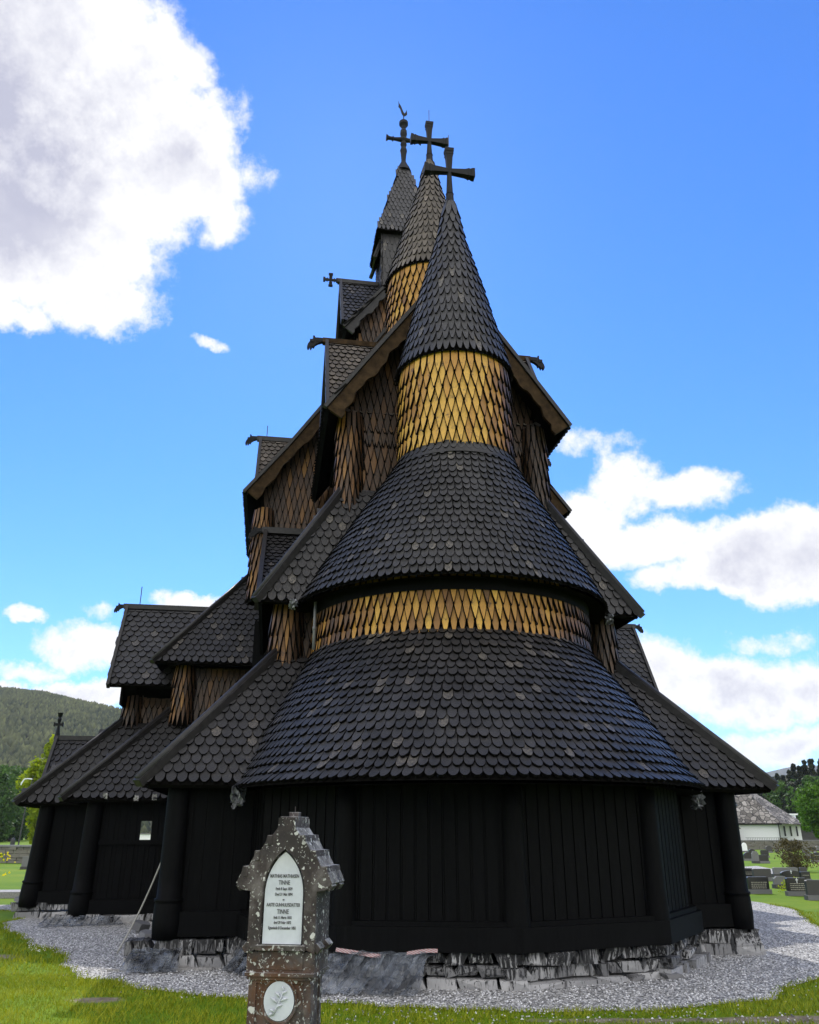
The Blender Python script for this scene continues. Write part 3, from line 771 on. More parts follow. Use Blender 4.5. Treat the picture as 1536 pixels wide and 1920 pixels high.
def transverse(name, rr_, s, zr, ds, dz, parent, w=.15, exp=.2, mat='tar_shingle', head=1.0, wall=True, verge='tar_beam', sides=(-1, 1), inner=0, ridge_mat='tar_beam', back=True):
    mb = MB(); mb.mi = 1
    mb.slab([(-rr_, s-ds, zr-dz), (rr_, s-ds, zr-dz), (rr_, s, zr), (-rr_, s, zr)], .08)
    mb.slab([(rr_, s+ds, zr-dz), (-rr_, s+ds, zr-dz), (-rr_, s, zr), (rr_, s, zr)], .08)
    mb.mi = 0
    rows_quad(mb, (-rr_, s-ds, zr-dz), (rr_, s-ds, zr-dz), (rr_, s, zr), (-rr_, s, zr), w, exp, tone=tone_chip)
    if wall:
        mb.mi = 1
        for sx in (-1, 1): mb.prism([(s-ds*.8, zr-dz-.4), (s+ds*.8, zr-dz-.4), (s+ds*.8, zr-dz*.85), (s, zr-.12), (s-ds*.8, zr-dz*.85)], (sx*(rr_-.25)-.03, sx*(rr_-.25)+.03), axis=0)
    o = mb.build(name, [M[mat], M['under']], parent)
    mb = MB(); mb.bar((-rr_-.12, s, zr+.04), (rr_+.12, s, zr+.04), .13, .12); mb.build('ridge_beam', M[ridge_mat], o)
    for sx in (-1, 1):
        mb = MB()
        for k in (-1, 1): mb.bar((sx*(rr_+.03), s, zr+.02), (sx*(rr_+.03), s+k*(ds+.03), zr-dz-.03), .07, .16, up=(0, -k, 1))
        mb.build('verge_board', M[verge], o)
    if head:
        for sx in (-1, 1): dragon(o, sx*(rr_+.05), s, zr+.05, sx, head)
    return o
transverse('cross_gable_roof', 2.22, 2.5, 11.58, 1.5, 2.5, CH, .14, .17, 'grey_shingle', .85, ridge_mat='barge')
tA = transverse('cross_gable_roof', 3.62, 6.2, 10.92, 1.0, 1.7, CH, .14, .17, 'grey_shingle', .75)
tL = transverse('cross_gable_roof', 6.66, 8.0, 6.88, 1.15, 2.1, CH, .19, .16, 'tar_shingle', .62)
tT = transverse('tower_cross_gable', 1.74, 6.2, 15.98, 1.28, 2.15, CH, .14, .2, 'tar_shingle', 0)
for sx in (-1, 1):
    mb = MB(); c = (sx*2.05, 6.2, 15.98+.06)
    for L, ax in ((.2, (0, 0, 1)), (.2, (1, 0, 0))):
        for k in (-1, 1):
            d = V(*ax)*k
            mb.bar(V(*c), V(*c)+d*L, .05, .06); mb.bar(V(*c)+d*L*.75, V(*c)+d*L*1.05, .08, .12 if ax[2] == 0 else .08); 
            if ax[2]: mb.box(tuple(V(*c)+d*L*.95), (.12, .07, .04)); mb.box(tuple(V(*c)+d*L*.5), (.09, .07, .03))
            else: mb.box(tuple(V(*c)+d*L*.95), (.04, .07, .13)); mb.box(tuple(V(*c)+d*L*.5), (.03, .07, .09))
    mb.build('gable_cross', M['cross'], tT)
rod(tA, (-3.5, 6.2), 10.9, 11.35, .01); rod(tL, (-6.4, 8), 6.9, 7.45, .012)
# lean-to between chancel and nave with carved ridge end
mb = MB(); mb.mi = 1
for sx in (-1, 1):
    q = [(-3.3, 2.0, 5.6), (3.3, 2.0, 5.6), (3.3, 4.95, 7.95), (-3.3, 4.95, 7.95)]
mb.slab(q, .08); mb.mi = 0; rows_quad(mb, *q, .15, .19, tone=tone_chip)
lean = mb.build('lean_to_roof', [M['tar_shingle'], M['under']], CH)
mb = MB(); mb.bar((-3.42, 4.9, 8.03), (3.42, 4.9, 8.03), .14, .14)
mb.build('ridge_beam', M['tar_beam'], lean)
for sx in (-1, 1):
    mb = MB(); mb.bar((sx*3.34, 4.92, 7.98), (sx*3.34, 1.9, 5.5), .09, .2, up=(0, -1, 1)); mb.build('verge_board', M['tar_beam'], lean)
for sx in (-1, 1): dragon(lean, sx*3.36, 4.9, 8.03, sx, .75)
# porch gable at the far left with upright cross
mb = MB(); mb.mi = 1
for k in (-1, 1):
    q = [(-8.8, 12+k*1.1, 2.6), (-7.0, 12+k*1.1, 2.6), (-7.0, 12, 4.05), (-8.8, 12, 4.05)]
    if k > 0: q = [q[1], q[0], q[3], q[2]]
    mb.slab(q, .08)
    if k < 0: mb.mi = 0; rows_quad(mb, *q, .16, .2, tone=tone_chip); mb.mi = 1
mb.prism([(11, 0), (13, 0), (13, 2.6), (12, 3.9), (11, 2.6)], (-8.5, -8.4), axis=0)
porch = mb.build('porch_roof', [M['tar_shingle_b'], M['under']], CH)
mb = MB(); mb.bar((-8.9, 12, 4.1), (-7.0, 12, 4.1), .12, .12)
for k in (-1, 1): mb.bar((-8.84, 12, 4.1), (-8.84, 12+k*1.15, 2.5), .08, .18, up=(0, -k, 1))
mb.build('ridge_beam', M['tar_beam'], porch)
mb = MB(); mb.lathe((-8.85, 12), [(.09, 4.05), (.05, 4.3), (.035, 4.42), (.035, 4.5), (.06, 4.6), (.04, 4.66), (.08, 4.78)], 8)
mb.box((-8.85, 12, 4.46), (.24, .06, .07))
for sx in (-1, 1): mb.box((-8.85+sx*.11, 12, 4.46), (.04, .08, .11))
mb.build('gable_cross', M['cross'], porch)

# --- main tower
mb = MB(); tw = .68; c = (0, 6.2)
mb.mi = 1; mb.box((0, 6.2, 16.2), (2*tw, 2*tw, 2.6)); mb.mi = 0
for k in (-1, 1): rows_quad(mb, *( [(-tw, 6.2-tw-.01, 15.2), (tw, 6.2-tw-.01, 15.2), (tw, 6.2-tw-.01, 17.4), (-tw, 6.2-tw-.01, 17.4)] if k < 0 else [(-tw-.01, 6.2+tw, 15.2), (-tw-.01, 6.2-tw, 15.2), (-tw-.01, 6.2-tw, 17.4), (-tw-.01, 6.2+tw, 17.4)]), .13, .24, .015, NARROW, tone_chip)
tower = mb.build('main_tower', [M['tar_shingle'], M['under']], CH); tower['label'] = 'square shingled tower behind the two round turrets'
mb = MB(); mb.mi = 1; pw = .86; zb, zt = 17.25, 20.3; tp = .12
cor = [(-1, -1), (1, -1), (1, 1), (-1, 1)]
for i in range(4):
    a, b = cor[i], cor[(i+1) % 4]
    q = [(a[0]*pw, 6.2+a[1]*pw, zb), (b[0]*pw, 6.2+b[1]*pw, zb), (b[0]*tp, 6.2+b[1]*tp, zt), (a[0]*tp, 6.2+a[1]*tp, zt)]
    mb.mi = 1; mb.poly(q); mb.mi = 0; rows_quad(mb, *q, .12, .19, .02, NARROW, tone_chip, pad=-.08)
mb.mi = 1; mb.poly([(-pw, 6.2-pw, zb), (-pw, 6.2+pw, zb), (pw, 6.2+pw, zb), (pw, 6.2-pw, zb)])
spire = mb.build('pyramid_roof', [M['tar_shingle'], M['under']], tower)
for sx in (-1, 1):
    mb = MB()
    for k in (-1, 1):
        mb.bar((sx*(tw+.02), 6.2+k*.45, 17.2), (sx*(tw+.2), 6.2+k*.45, 16.6), .1, .1)
    q = [(sx*(tw+.22), 6.7, 16.6), (sx*(tw+.22), 5.7, 16.6), (sx*tw, 5.7, 17.25), (sx*tw, 6.7, 17.25)]
    if sx > 0: q = [q[1], q[0], q[3], q[2]]
    mb.slab(q, .05); mb.build('side_hood', M['tar_beam'], tower)
mb = MB()
mb.lathe((0, 6.2), [(.24, 20.2), (.2, 20.32), (.12, 20.5), (.07, 20.62), (.07, 20.7), (.09, 20.95), (.11, 21.05), (.07, 21.2), (.10, 21.3), (.06, 21.45), (.08, 21.6), (.11, 21.72), (.10, 21.85), (.06, 21.92), (.08, 22.02), (.14, 22.1), (.14, 22.2)], 12)
for sx in (-1, 1):
    mb.tube([(0, 6.2, 21.5), (sx*.12, 6.2, 21.49), (sx*.3, 6.2, 21.49), (sx*.33, 6.2, 21.49), (sx*.36, 6.2, 21.49), (sx*.46, 6.2, 21.5), (sx*.54, 6.2, 21.5)], [.1, .07, .05, .09, .055, .06, .11], 8)
mb.build('cross', M['cross'], tower)
mb = MB(); mb.tube([(0, 6.2, 22.2), (0, 6.2, 22.5)], .015, 6)
cock = [(0, .0), (.06, .04), (.11, .1), (.1, .22), (.085, .28), (.07, .2), (.03, .12), (-.01, .18), (-.05, .3), (-.09, .42), (-.14, .5), (-.17, .62), (-.16, .45), (-.17, .38), (-.12, .32), (-.09, .22), (-.06, .1)]
mb.prism([(x, z+22.45) for x, z in cock], (6.19, 6.215)); mb.build('weathercock', M['cross'], tower, recalc=True)

# --- small church details
mb = MB(); mb.smooth = True; mb.tube([(-2.36, .1, 5.15), (-2.36, .1, 4.35)], .025, 8); mb.tube([(-2.36, .1, 4.72), (-2.36, .1, 4.66)], .032, 8)
mb.build('downpipe', M['pipe'], CH)
def crumple(name, c, d, mat, parent, seed, n=3):
    rs = random.Random(seed); mb = MB()
    for q in range(n):
        base = len(mb.v); cx = [c[i]+rs.uniform(-.5, .5)*d[i]*.6 for i in range(3)]
        G = 5
        for i in range(G+1):
            for j in range(G+1):
                u, v = i/G-.5, j/G-.5
                mb.v.append((cx[0]+u*d[0]+rs.uniform(-.12, .12)*d[0], cx[1]+rs.uniform(-.5, .5)*d[1], cx[2]+v*d[2]+rs.uniform(-.12, .12)*d[2]))
        for i in range(G):
            for j in range(G): mb.face([base+i*(G+1)+j, base+i*(G+1)+j+1, base+(i+1)*(G+1)+j+1, base+(i+1)*(G+1)+j])
    return mb.build(name, mat, parent)
crumple('eave_flashing', (-3.34, -.84, 2.1), (.14, .2, .22), M['foil'], CH, 1); crumple('eave_flashing', (3.42, -.75, 2.12), (.14, .2, .2), M['foil'], CH, 2)
crumple('eave_flashing', (-2.72, .2, 5.08), (.10, .15, .13), M['foil'], CH, 4); crumple('eave_flashing', (2.72, .2, 5.08), (.10, .15, .13), M['foil'], CH, 5)
for k, (r, s, z) in enumerate([(-6.2, 5.42, 2.32), (-5.2, 5.42, 2.3), (-5.6, 5.42, 2.32), (-5.9, 6.2, 3.1)]):
    crumple('broken_shingle', (r, s-.05, z), (.09, .04, .11), M['plank'], CH, 20+k, 1)
# daylight slot: rear wall left open where one looks through the gallery

# ------------------------------------------------------------------ rope, sheets, stones, planks near the church
def put(o, label, cat, group=None, kind=None): return tag(o, label, cat, group, kind)
from_px_cache = None
def ground_pt(x, y, z=0.0):
    f = 1536.; u = (x-768)/f; v = (960-y)/f; cp, sp = math.cos(PITCH), math.sin(PITCH)
    d = V(u, cp-v*sp, sp+v*cp); k = (z-CAM.z)/d.z; return CAM + d*k
# rope/cable from the gallery wall to the gravel
a = church_to_world(-4.45, 1.2, 1.35); b = church_to_world(-4.95, .9, .02)
mb = MB(); mb.smooth = True
pts = []
for i in range(13):
    t = i/12; p = a.lerp(b, t); p.z -= .09*math.sin(PI*t); pts.append(tuple(p))
mb.tube(pts, .014, 6)
put(mb.build('cable', M['rope']), 'pale cable hanging from the gallery wall down to the gravel', 'cable')

def draped(name, p0, p1, top_z, out, mat, label, cat, seed, group=None, tape=None, bottom=.02, skew=.0, nfold=9):
    """sheet lying over the foundation between church points p0,p1 and down onto the gravel"""
    rs = random.Random(seed); mb = MB(); G, H = 60, 24
    A = church_to_world(*p0); B = church_to_world(*p1); U = (B-A).normalized(); N = V(U.y, -U.x, 0)
    L = (B-A).length; mb.smooth = False
    for j in range(H+1):
        t = j/H
        for i in range(G+1):
            s = i/G
            fold = .05*math.sin(s*nfold*2+t*3+seed)+.035*math.sin(s*nfold*5.1+seed*2-t*4)+.035*noise.noise(V(s*11, t*8, seed))+.03*noise.noise(V(s*34, t*20, seed))
            if t < .3: d = .02+.12*t; z = top_z - t*.1
            else: d = .06+out*((t-.3)/.7)**1.1; z = (top_z-.03)*(1-((t-.3)/.7)**.8)+bottom
            p = A + U*(L*s + skew*t + .05*math.sin(t*5+i)) + N*(d+fold*(.4+t)) + V(0, 0, max(z+abs(fold)*.5*(1-t*.3), .012))
            mb.v.append(tuple(p))
    for j in range(H):
        for i in range(G): mb.face([j*(G+1)+i, j*(G+1)+i+1, (j+1)*(G+1)+i+1, (j+1)*(G+1)+i])
    o = mb.build(name, mat); put(o, label, cat, group)
    if tape:
        n = 20; mb = MB()
        for i in range(n):
            s0, s1 = i/n, (i+1)/n
            if i == 9: mb.build('striped_tape', M['tape'], o); mb = MB()
            if 9 <= i < 14: continue
            q = []
            for (s, dd, zz) in ((s0, -.03, .012), (s1, -.03, .012), (s1, .02, -.022), (s0, .02, -.022)):
                w = .012*math.sin(s*20); p = A+U*(L*s)+N*(.05+dd+w)+V(0, 0, top_z+.02+zz+.03*math.sin(s*6+seed)); q.append(tuple(p))
            mb.poly(q[::-1])
        mb.build('striped_tape', M['tape'], o)
    return o
n0, n1 = verts2[2], verts2[3]
def lerp2(a, b, t, k=1.075): return ((a[0]+(b[0]-a[0])*t)*k, (a[1]+(b[1]-a[1])*t)*k)
draped('plastic_sheet', lerp2(n0, n1, .02), lerp2(n0, n1, .56), .35, .48, M['sheet'], 'crumpled blue grey plastic sheet over the foundation, right of the tall gravestone', 'plastic sheet', 2, 'plastic sheets by the church wall', True, skew=-.25, nfold=11)
draped('plastic_sheet', (-4.55, -.58), (-3.95, -.62), .22, .28, M['sheet'], 'torn plastic sheet at the foot of the front left corner column', 'plastic sheet', 5, 'plastic sheets by the church wall', bottom=.02)
draped('plastic_sheet', (-3.1, -.75), (-2.7, -1.45), .34, .25, M['sheet'], 'dark plastic sheet over the foundation, left of the tall gravestone', 'plastic sheet', 8, 'plastic sheets by the church wall', bottom=.02)
draped('plastic_sheet', (-7.0, 5.2), (-5.6, 5.4), .12, .3, M['sheet'], 'flat plastic strip on gravel before the second column from the left', 'plastic sheet', 11, 'plastic sheets by the church wall', bottom=.01)
def slab_stone(p, dims, rz, tilt, label, mat='granite_grey', cat='stone slab', group='loose stone slabs on the gravel'):
    mb = MB(); rs = random.Random(int(p.x*100)); n = 6
    out = [(math.cos(2*PI*i/n+rs.uniform(-.2, .2))*dims[0]/2*rs.uniform(.8, 1.1), math.sin(2*PI*i/n+rs.uniform(-.2, .2))*dims[1]/2*rs.uniform(.8, 1.1)) for i in range(n)]
    mb.v = [(x, y, 0) for x, y in out]+[(x*.95, y*.95, dims[2]) for x, y in out]
    mb.face(list(range(n))[::-1]); mb.face(list(range(n, 2*n)))
    for i in range(n): mb.face([i, (i+1) % n, n+(i+1) % n, n+i])
    o = mb.build('stone_slab', M[mat]); o.location = p; o.rotation_euler = (tilt, tilt*.4, rz); return put(o, label, cat, group)
slab_stone(ground_pt(60, 1697)+V(0, 0, .06), (.8, .5, .08), .3, .28, 'pale flat slab leaning on the gravel beside the far left column')
slab_stone(ground_pt(45, 1706)+V(0, 0, .01), (.6, .3, .04), .9, .05, 'thin dark slab flat on gravel in front of the leaning pale slab')
slab_stone(ground_pt(258, 1748)+V(0, 0, .05), (.42, .3, .12), 1.1, .3, 'grey block tilted on gravel left of the corner column')
slab_stone(ground_pt(282, 1762)+V(0, 0, .02), (.38, .3, .1), .2, .15, 'small broken block touching the foot of the corner column')
# rubble along the left wall foot
for i, (x, y, lab) in enumerate([(118, 1722, 'short grey plank at the foot of the second column'), (300, 1821, 'long thin lath lying in front of the corner column')]):
    p = ground_pt(x, y); mb = MB(); mb.box((0, 0, .02), (.55 if i == 0 else 1.3, .06, .03)); mb.box((.1, .05, .035), (.5, .05, .02), Matrix.Rotation(.1, 3, 'Z'))
    o = mb.build('plank', M['plank']); o.location = p; o.rotation_euler = (0, 0, .25 if i == 0 else .12); put(o, lab, 'plank')
# wooden ramp at far left
mb = MB(); mb.box((0, 0, .12), (2.6, 1.0, .07)); mb.box((0, -.5, .06), (2.6, .05, .14)); mb.box((0, .45, .06), (2.6, .05, .14))
o = mb.build('wooden_step', M['plank']); o.location = ground_pt(0, 1684)+V(-.35, .3, 0); o.rotation_euler = (0, 0, TH); put(o, 'grey wooden step platform left of the far left column', 'wooden platform')

# ------------------------------------------------------------------ main gravestone
G0 = V(-.655, 5.0, 0)
gs = thing('gravestone', G0, R_(-9), 'tall brown lichen-spotted gravestone with stepped gable, white arched plaque and round medallion', 'gravestone')
gs.scale = (.9, .86, 1); mb = MB(); D = .16
def gbox(x0, x1, z0, z1, d0=-D, d1=D): mb.box(((x0+x1)/2, (d0+d1)/2, (z0+z1)/2), (x1-x0, d1-d0, z1-z0))
gbox(-.28, .28, 0, .2, -.25, .25); gbox(-.24, .24, .2, .42, -.21, .21); gbox(-.2, .2, .42, .47, -.18, .18)
gbox(-.165, .165, .47, .915, -.14, .14)                      # lower shaft
for sx in (-1, 1): gbox(sx*.165-.022, sx*.165+.022, .47, .915, -.155, -.10); gbox(sx*.155-.02, sx*.155+.02, .47, .915, .10, .15)
for k, w_ in enumerate((.18, .195, .208)): gbox(-w_, w_, .915+k*.016, .931+k*.016+.001, -w_+.025, w_-.03)
gbox(-.205, .205, .963, 1.06, -.165, .165)
gbox(-.135, .135, .98, 1.085, -.172, -.15)
body = mb.build('pedestal', M['grave'], gs)
steps = [(.205, 1.055), (.205, 1.352), (.262, 1.36), (.298, 1.392), (.268, 1.448), (.262, 1.476), (.225, 1.478), (.196, 1.525), (.192, 1.556), (.155, 1.558), (.125, 1.603), (.118, 1.634), (.085, 1.636), (.055, 1.672), (.052, 1.722)]
archp = []; ax = .118; za, ztop = 1.335, 1.548
for i in range(13):
    t = i/12; R0 = 2.0*ax; cx = ax-R0; th_ = math.acos((0-cx)/R0)*t
    archp.append((cx+R0*math.cos(th_), za+R0*math.sin(th_)*(ztop-za)/(R0*math.sin(math.acos(-cx/R0)))))
# front face as polygon strips between outline and arch (mirrored)
mb = MB()
arch_r = [(ax*1.12, 1.08)]+[(x*1.12, za+(z-za)*1.07) for x, z in archp]
def strip(A, B, y):
    i = j = 0
    res = []
    def par(P):
        L = [0]
        for p, q in zip(P, P[1:]): L.append(L[-1]+math.dist(p, q))
        return [l/L[-1] for l in L]
    a, b = par(A), par(B)
    while i < len(A)-1 or j < len(B)-1:
        if j == len(B)-1 or (i < len(A)-1 and a[i+1] <= b[j+1]): res.append((A[i], A[i+1], B[j])); i += 1
        else: res.append((A[i], B[j+1], B[j])); j += 1
    return res
out_r = steps+[(0, 1.722)]
for sx in (-1, 1):
    ng = [(sx*p[0], -D-.02, p[1]) for p in out_r+arch_r[::-1]]
    mb.poly(ng if sx > 0 else ng[::-1])
    # outer side walls
    for p, q in zip(steps, steps[1:]):
        f4 = [(sx*p[0], -D-.02, p[1]), (sx*q[0], -D-.02, q[1]), (sx*q[0], D, q[1]), (sx*p[0], D, p[1])]
        mb.poly(f4 if sx < 0 else f4[::-1])
    # inner reveal
    for p, q in zip(arch_r, arch_r[1:]):
        f4 = [(sx*p[0], -D-.02, p[1]), (sx*q[0], -D-.02, q[1]), (sx*q[0]*.93, -D+.035, q[1]), (sx*p[0]*.93, -D+.035, p[1])]
        mb.poly(f4 if sx > 0 else f4[::-1])
mb.poly([(p[0], D, p[1]) for p in steps]+[(-p[0], D, p[1]) for p in steps[::-1]])
mb.poly([(p[0]*.98, -D+.03, p[1]) for p in arch_r][::-1]+[(-p[0]*.98, -D+.03, p[1]) for p in arch_r])
mb.box((0, 0, 1.715), (.112, .26, .03)); mb.box((0, 0, 1.742), (.062, .062, .026)); mb.tube([(0, 0, 1.75), (0, 0, 1.785)], .0035, 6)
gbox(-.15, .15, 1.068, 1.094, -.192, -.15)
# hanging tips of the gable eaves and lower consoles
for sx in (-1, 1):
    for (x, z, sc) in ((.272, 1.38, .9), (.215, 1.08, .8)):
        rot = Matrix.Rotation(sx*R_(42), 3, 'Y')
        mb.box((sx*x, -.115, z), (.05*sc, .11, .035), rot); mb.box((sx*x, .09, z), (.05*sc, .11, .035), rot)
    for (x, z) in ((.243, 1.462), (.174, 1.541), (.101, 1.62)):
        mb.box((sx*x, -D+.03, z-.012), (.028, .11, .05)); mb.box((sx*x, .06, z-.012), (.026, .1, .04))
head = mb.build('gabled_head', M['grave'], gs)
bv = head.modifiers.new('bevel', 'BEVEL'); bv.width = .004; bv.segments = 1
# plaque
mb = MB()
pl = [(ax, 1.098)]+archp
pts = pl+[(-x, z) for x, z in pl[::-1][1:]]
mb.prism(pts[::-1], (-D-.004, -D+.04)); plaque = mb.build('plaque', M['marble'], gs, recalc=True)
def text_obj(txt, size, loc, parent, mat, sx=1.0, name='lettering', rot=(PI/2, 0, 0), depth=.0012):
    cu = bpy.data.curves.new(name, 'FONT'); cu.body = txt; cu.size = size; cu.align_x = 'CENTER'; cu.extrude = depth; cu.offset = .0004
    o = bpy.data.objects.new(name, cu); COL.objects.link(o)
    dg = bpy.context.evaluated_depsgraph_get(); me = bpy.data.meshes.new_from_object(o.evaluated_get(dg)); me.name = name
    bpy.data.objects.remove(o); bpy.data.curves.remove(cu)
    me.materials.clear(); me.materials.append(mat)
    me.transform(Matrix.Scale(sx, 4, (1, 0, 0)))
    o = bpy.data.objects.new(name, me); COL.objects.link(o); o.location = loc; o.rotation_euler = rot; o.parent = parent; return o
lines = [('MATHIAS MATHIASEN', .0265, 1.452, .80), ('TINNE', .033, 1.415, .85), ('Født 8 Sept 1829', .021, 1.386, .82), ('Død 21 Mai 1894', .021, 1.357, .85), ('og', .014, 1.332, 1),
         ('AASTE GUNNULFSDATTER', .0255, 1.300, .78), ('TINNE', .034, 1.262, .85), ('født 11 Marts 1832', .020, 1.236, .82), ('død 29 Febr 1872', .020, 1.210, .85), ('Egteviede 8 December 1851', .0215, 1.182, .80)]
zsc = lambda z: 1.168+(z-1.182)*.93
for t, s, z, k in lines: text_obj(t, s*.93, (0, -D-.0056, zsc(z)), plaque, M['ink'], k*.93)
# medallion with a raised sprig
mb = MB(); n = 40
ring_z = .835
def disc(r0, y0, y1):
    pts = [(r0*math.cos(2*PI*i/n), ring_z+r0*math.sin(2*PI*i/n)) for i in range(n)]; mb.prism(pts, (y0, y1))
disc(.090, -.158, -.12); med = mb.build('medallion', M['marble'], gs, recalc=True)
mb = MB(); mb.smooth = True
mb.tube([(-.03, -.163, ring_z-.065), (-.01, -.167, ring_z-.03), (.012, -.168, ring_z+.01), (.03, -.165, ring_z+.055)], [.004, .005, .004, .002], 6)
for (x, z, a, l) in ((-.02, -.05, 160, .035), (-.015, -.03, 20, .04), (-.005, -.01, 150, .05), (.008, .0, 15, .05), (.01, .015, 140, .04), (.02, .03, 30, .032), (.028, .045, 110, .025), (-.03, -.055, 210, .03)):
    d = V(math.cos(R_(a)), 0, math.sin(R_(a))); p = V(x, -.164, ring_z+z)
    mb.tube([tuple(p), tuple(p+d*l*.5+V(0, -.004, .004)), tuple(p+d*l)], [.002, .008, .001], 6)
mb.build('relief_sprig', M['marble'], med)
mb = MB(); n = 40
for i in range(n):
    a0, a1 = 2*PI*i/n, 2*PI*(i+1)/n
    for (r0, y0, r1, y1) in ((.104, -.138, .108, -.16), (.108, -.16, .096, -.157), (.096, -.157, .091, -.142)):
        mb.poly([(r0*math.cos(a0), y0, ring_z+r0*math.sin(a0)), (r0*math.cos(a1), y0, ring_z+r0*math.sin(a1)), (r1*math.cos(a1), y1, ring_z+r1*math.sin(a1)), (r1*math.cos(a0), y1, ring_z+r1*math.sin(a0))])
mb.build('medallion_rim', M['grave'], gs, recalc=True)

# ------------------------------------------------------------------ ground
def gpoly(px): return [ground_pt(x, y) for x, y in px]
outer_px = [(-260, 1700), (-60, 1700), (0, 1707), (45, 1711), (39, 1723), (3, 1731), (6, 1742), (39, 1756), (60, 1773), (102, 1783), (118, 1803), (132, 1824), (150, 1835), (210, 1841), (317, 1861), (419, 1872), (520, 1880), (640, 1884), (780, 1890), (1000, 1898), (1130, 1897), (1240, 1896), (1350, 1884), (1458, 1876), (1465, 1856), (1536, 1836), (1640, 1815), (1690, 1790), (1640, 1760), (1560, 1745), (1536, 1738), (1515, 1725), (1493, 1706), (1450, 1697), (1408, 1690), (1300, 1684)]
outer = [(p.x, p.y) for p in gpoly(outer_px)]
edge = []
for i, (a, b) in enumerate(zip(outer, outer[1:]+outer[:1])):
    L = math.dist(a, b); n = max(1, int(L/.12))
    if i == len(outer)-1: n = 1
    for k in range(n):
        t = k/n; x = a[0]+(b[0]-a[0])*t; y = a[1]+(b[1]-a[1])*t; q = .09*noise.noise(V(x*2.3, y*2.3, 0))+.04*noise.noise(V(x*9, y*9, 3))
        edge.append((x+q, y+q))
E_ = np.array(edge)
def inside(x, y):
    x1, y1 = E_[:, 0], E_[:, 1]; x2, y2 = np.roll(x1, -1), np.roll(y1, -1)
    c = ((y1 > y) != (y2 > y)) & (x < (x2-x1)*(y-y1)/(y2-y1+1e-12)+x1)
    return bool(c.sum() % 2)
def edist(x, y): return float(np.sqrt(((E_-np.array([x, y]))**2).sum(1)).min())
import bmesh
bm = bmesh.new(); vs = [bm.verts.new((x, y, .006)) for x, y in edge]; fc = bm.faces.new(vs); bmesh.ops.triangulate(bm, faces=[fc])
bmesh.ops.recalc_face_normals(bm, faces=bm.faces)
me = bpy.data.meshes.new('gravel_path'); bm.to_mesh(me); bm.free(); me.materials.append(M['gravel'])
if me.polygons[0].normal.z < 0: me.flip_normals()
o = bpy.data.objects.new('gravel_path', me); COL.objects.link(o); tag(o, kind='structure')
def bare(x, y):
    v = noise.noise(V(x*.9, y*1.4, 5))*.5+noise.noise(V(x*3, y*3, 9))*.25
    # worn strip along the foreground on the right, small patches to the left
    b = 0
    b += max(0, 1-abs((x-3.9)/2.2)**2-abs((y-8.95)/.26)**2)*1.2
    b += max(0, 1-abs((x-1.5)/1.1)**2-abs((y-8.9)/.14)**2)*.9
    b += max(0, 1-abs((x+3.35)/.5)**2-abs((y-9.9)/.28)**2)*.9
    b += max(0, 1-abs((x+5.9)/.7)**2-abs((y-13.1)/.5)**2)*1.0
    return b*.75+v*.8+(.1*noise.noise(V(x*11, y*11, 4)))+.02
xs = list(np.arange(-13, 13.01, .13)); 
g = 13.0
ext = []
while g < 4000: g *= 1.35; ext.append(g)
xs = sorted([-e for e in ext]+xs+ext)
ys = [-60, -25, -10, 0, 4]+list(np.arange(6, 22, .13)); g = 22.
while g < 5000: g *= 1.3; ys.append(g)
nx, ny = len(xs), len(ys)
vv = [(x, y, 0.02*noise.noise(V(x*.3, y*.3, 1)) if abs(x) < 12 and 6 < y < 20 and not inside(x, y) and edist(x, y) > .3 else 0) for y in ys for x in xs]
ff = [[j*nx+i, j*nx+i+1, (j+1)*nx+i+1, (j+1)*nx+i] for j in range(ny-1) for i in range(nx-1)]
me = bpy.data.meshes.new('ground'); me.from_pydata([(a, b, min(c, .0) if c else 0) for a, b, c in vv], [], ff); me.materials.append(M['ground'])
at = me.attributes.new('bare', 'FLOAT', 'POINT'); at.data.foreach_set('value', [bare(x, y) if (abs(x) < 13 and 6 < y < 22) else 0 for x, y, z in vv])
o = bpy.data.objects.new('ground', me); COL.objects.link(o); tag(o, kind='structure')

# grass blades
bl_v = []; bl_r = []
cnt = 0
def blades(n, x0, x1, y0, y1, h0, h1, wide, dens=None):
    global bl_v
    X = rng.uniform(x0, x1, n); Y = rng.uniform(y0, y1, n)
    for x, y in zip(X, Y):
        if abs(x/y) > .57 or inside(x, y): continue
        b = bare(x, y)
        if b > .42 and random.random() < min(.97, (b-.42)*6): continue
        cl = noise.noise(V(x*2.2, y*2.2, 2)); h = random.uniform(h0, h1)*(1+.7*cl); a = random.uniform(0, 2*PI); ln = random.uniform(.5, 1.5)*h
        w = wide*random.uniform(.6, 1.3); dx, dy = math.cos(a)*w, math.sin(a)*w; lx, ly = math.cos(a+1.3)*ln, math.sin(a+1.3)*ln
        bl_v.append(((x-dx, y-dy, -.01), (x+dx, y+dy, -.01), (x+lx, y+ly, h)))
        bl_r.append(min(1, max(0, random.gauss(.45+cl*.5+.25*noise.noise(V(x*.5, y*.5, 8)), .2))))
blades(60000, -6.5, 6.5, 8.2, 11.5, .02, .06, .006)
blades(22000, -9, -3, 10.5, 17, .03, .07, .009)
blades(14000, 5, 12, 10.5, 20, .03, .07, .01)
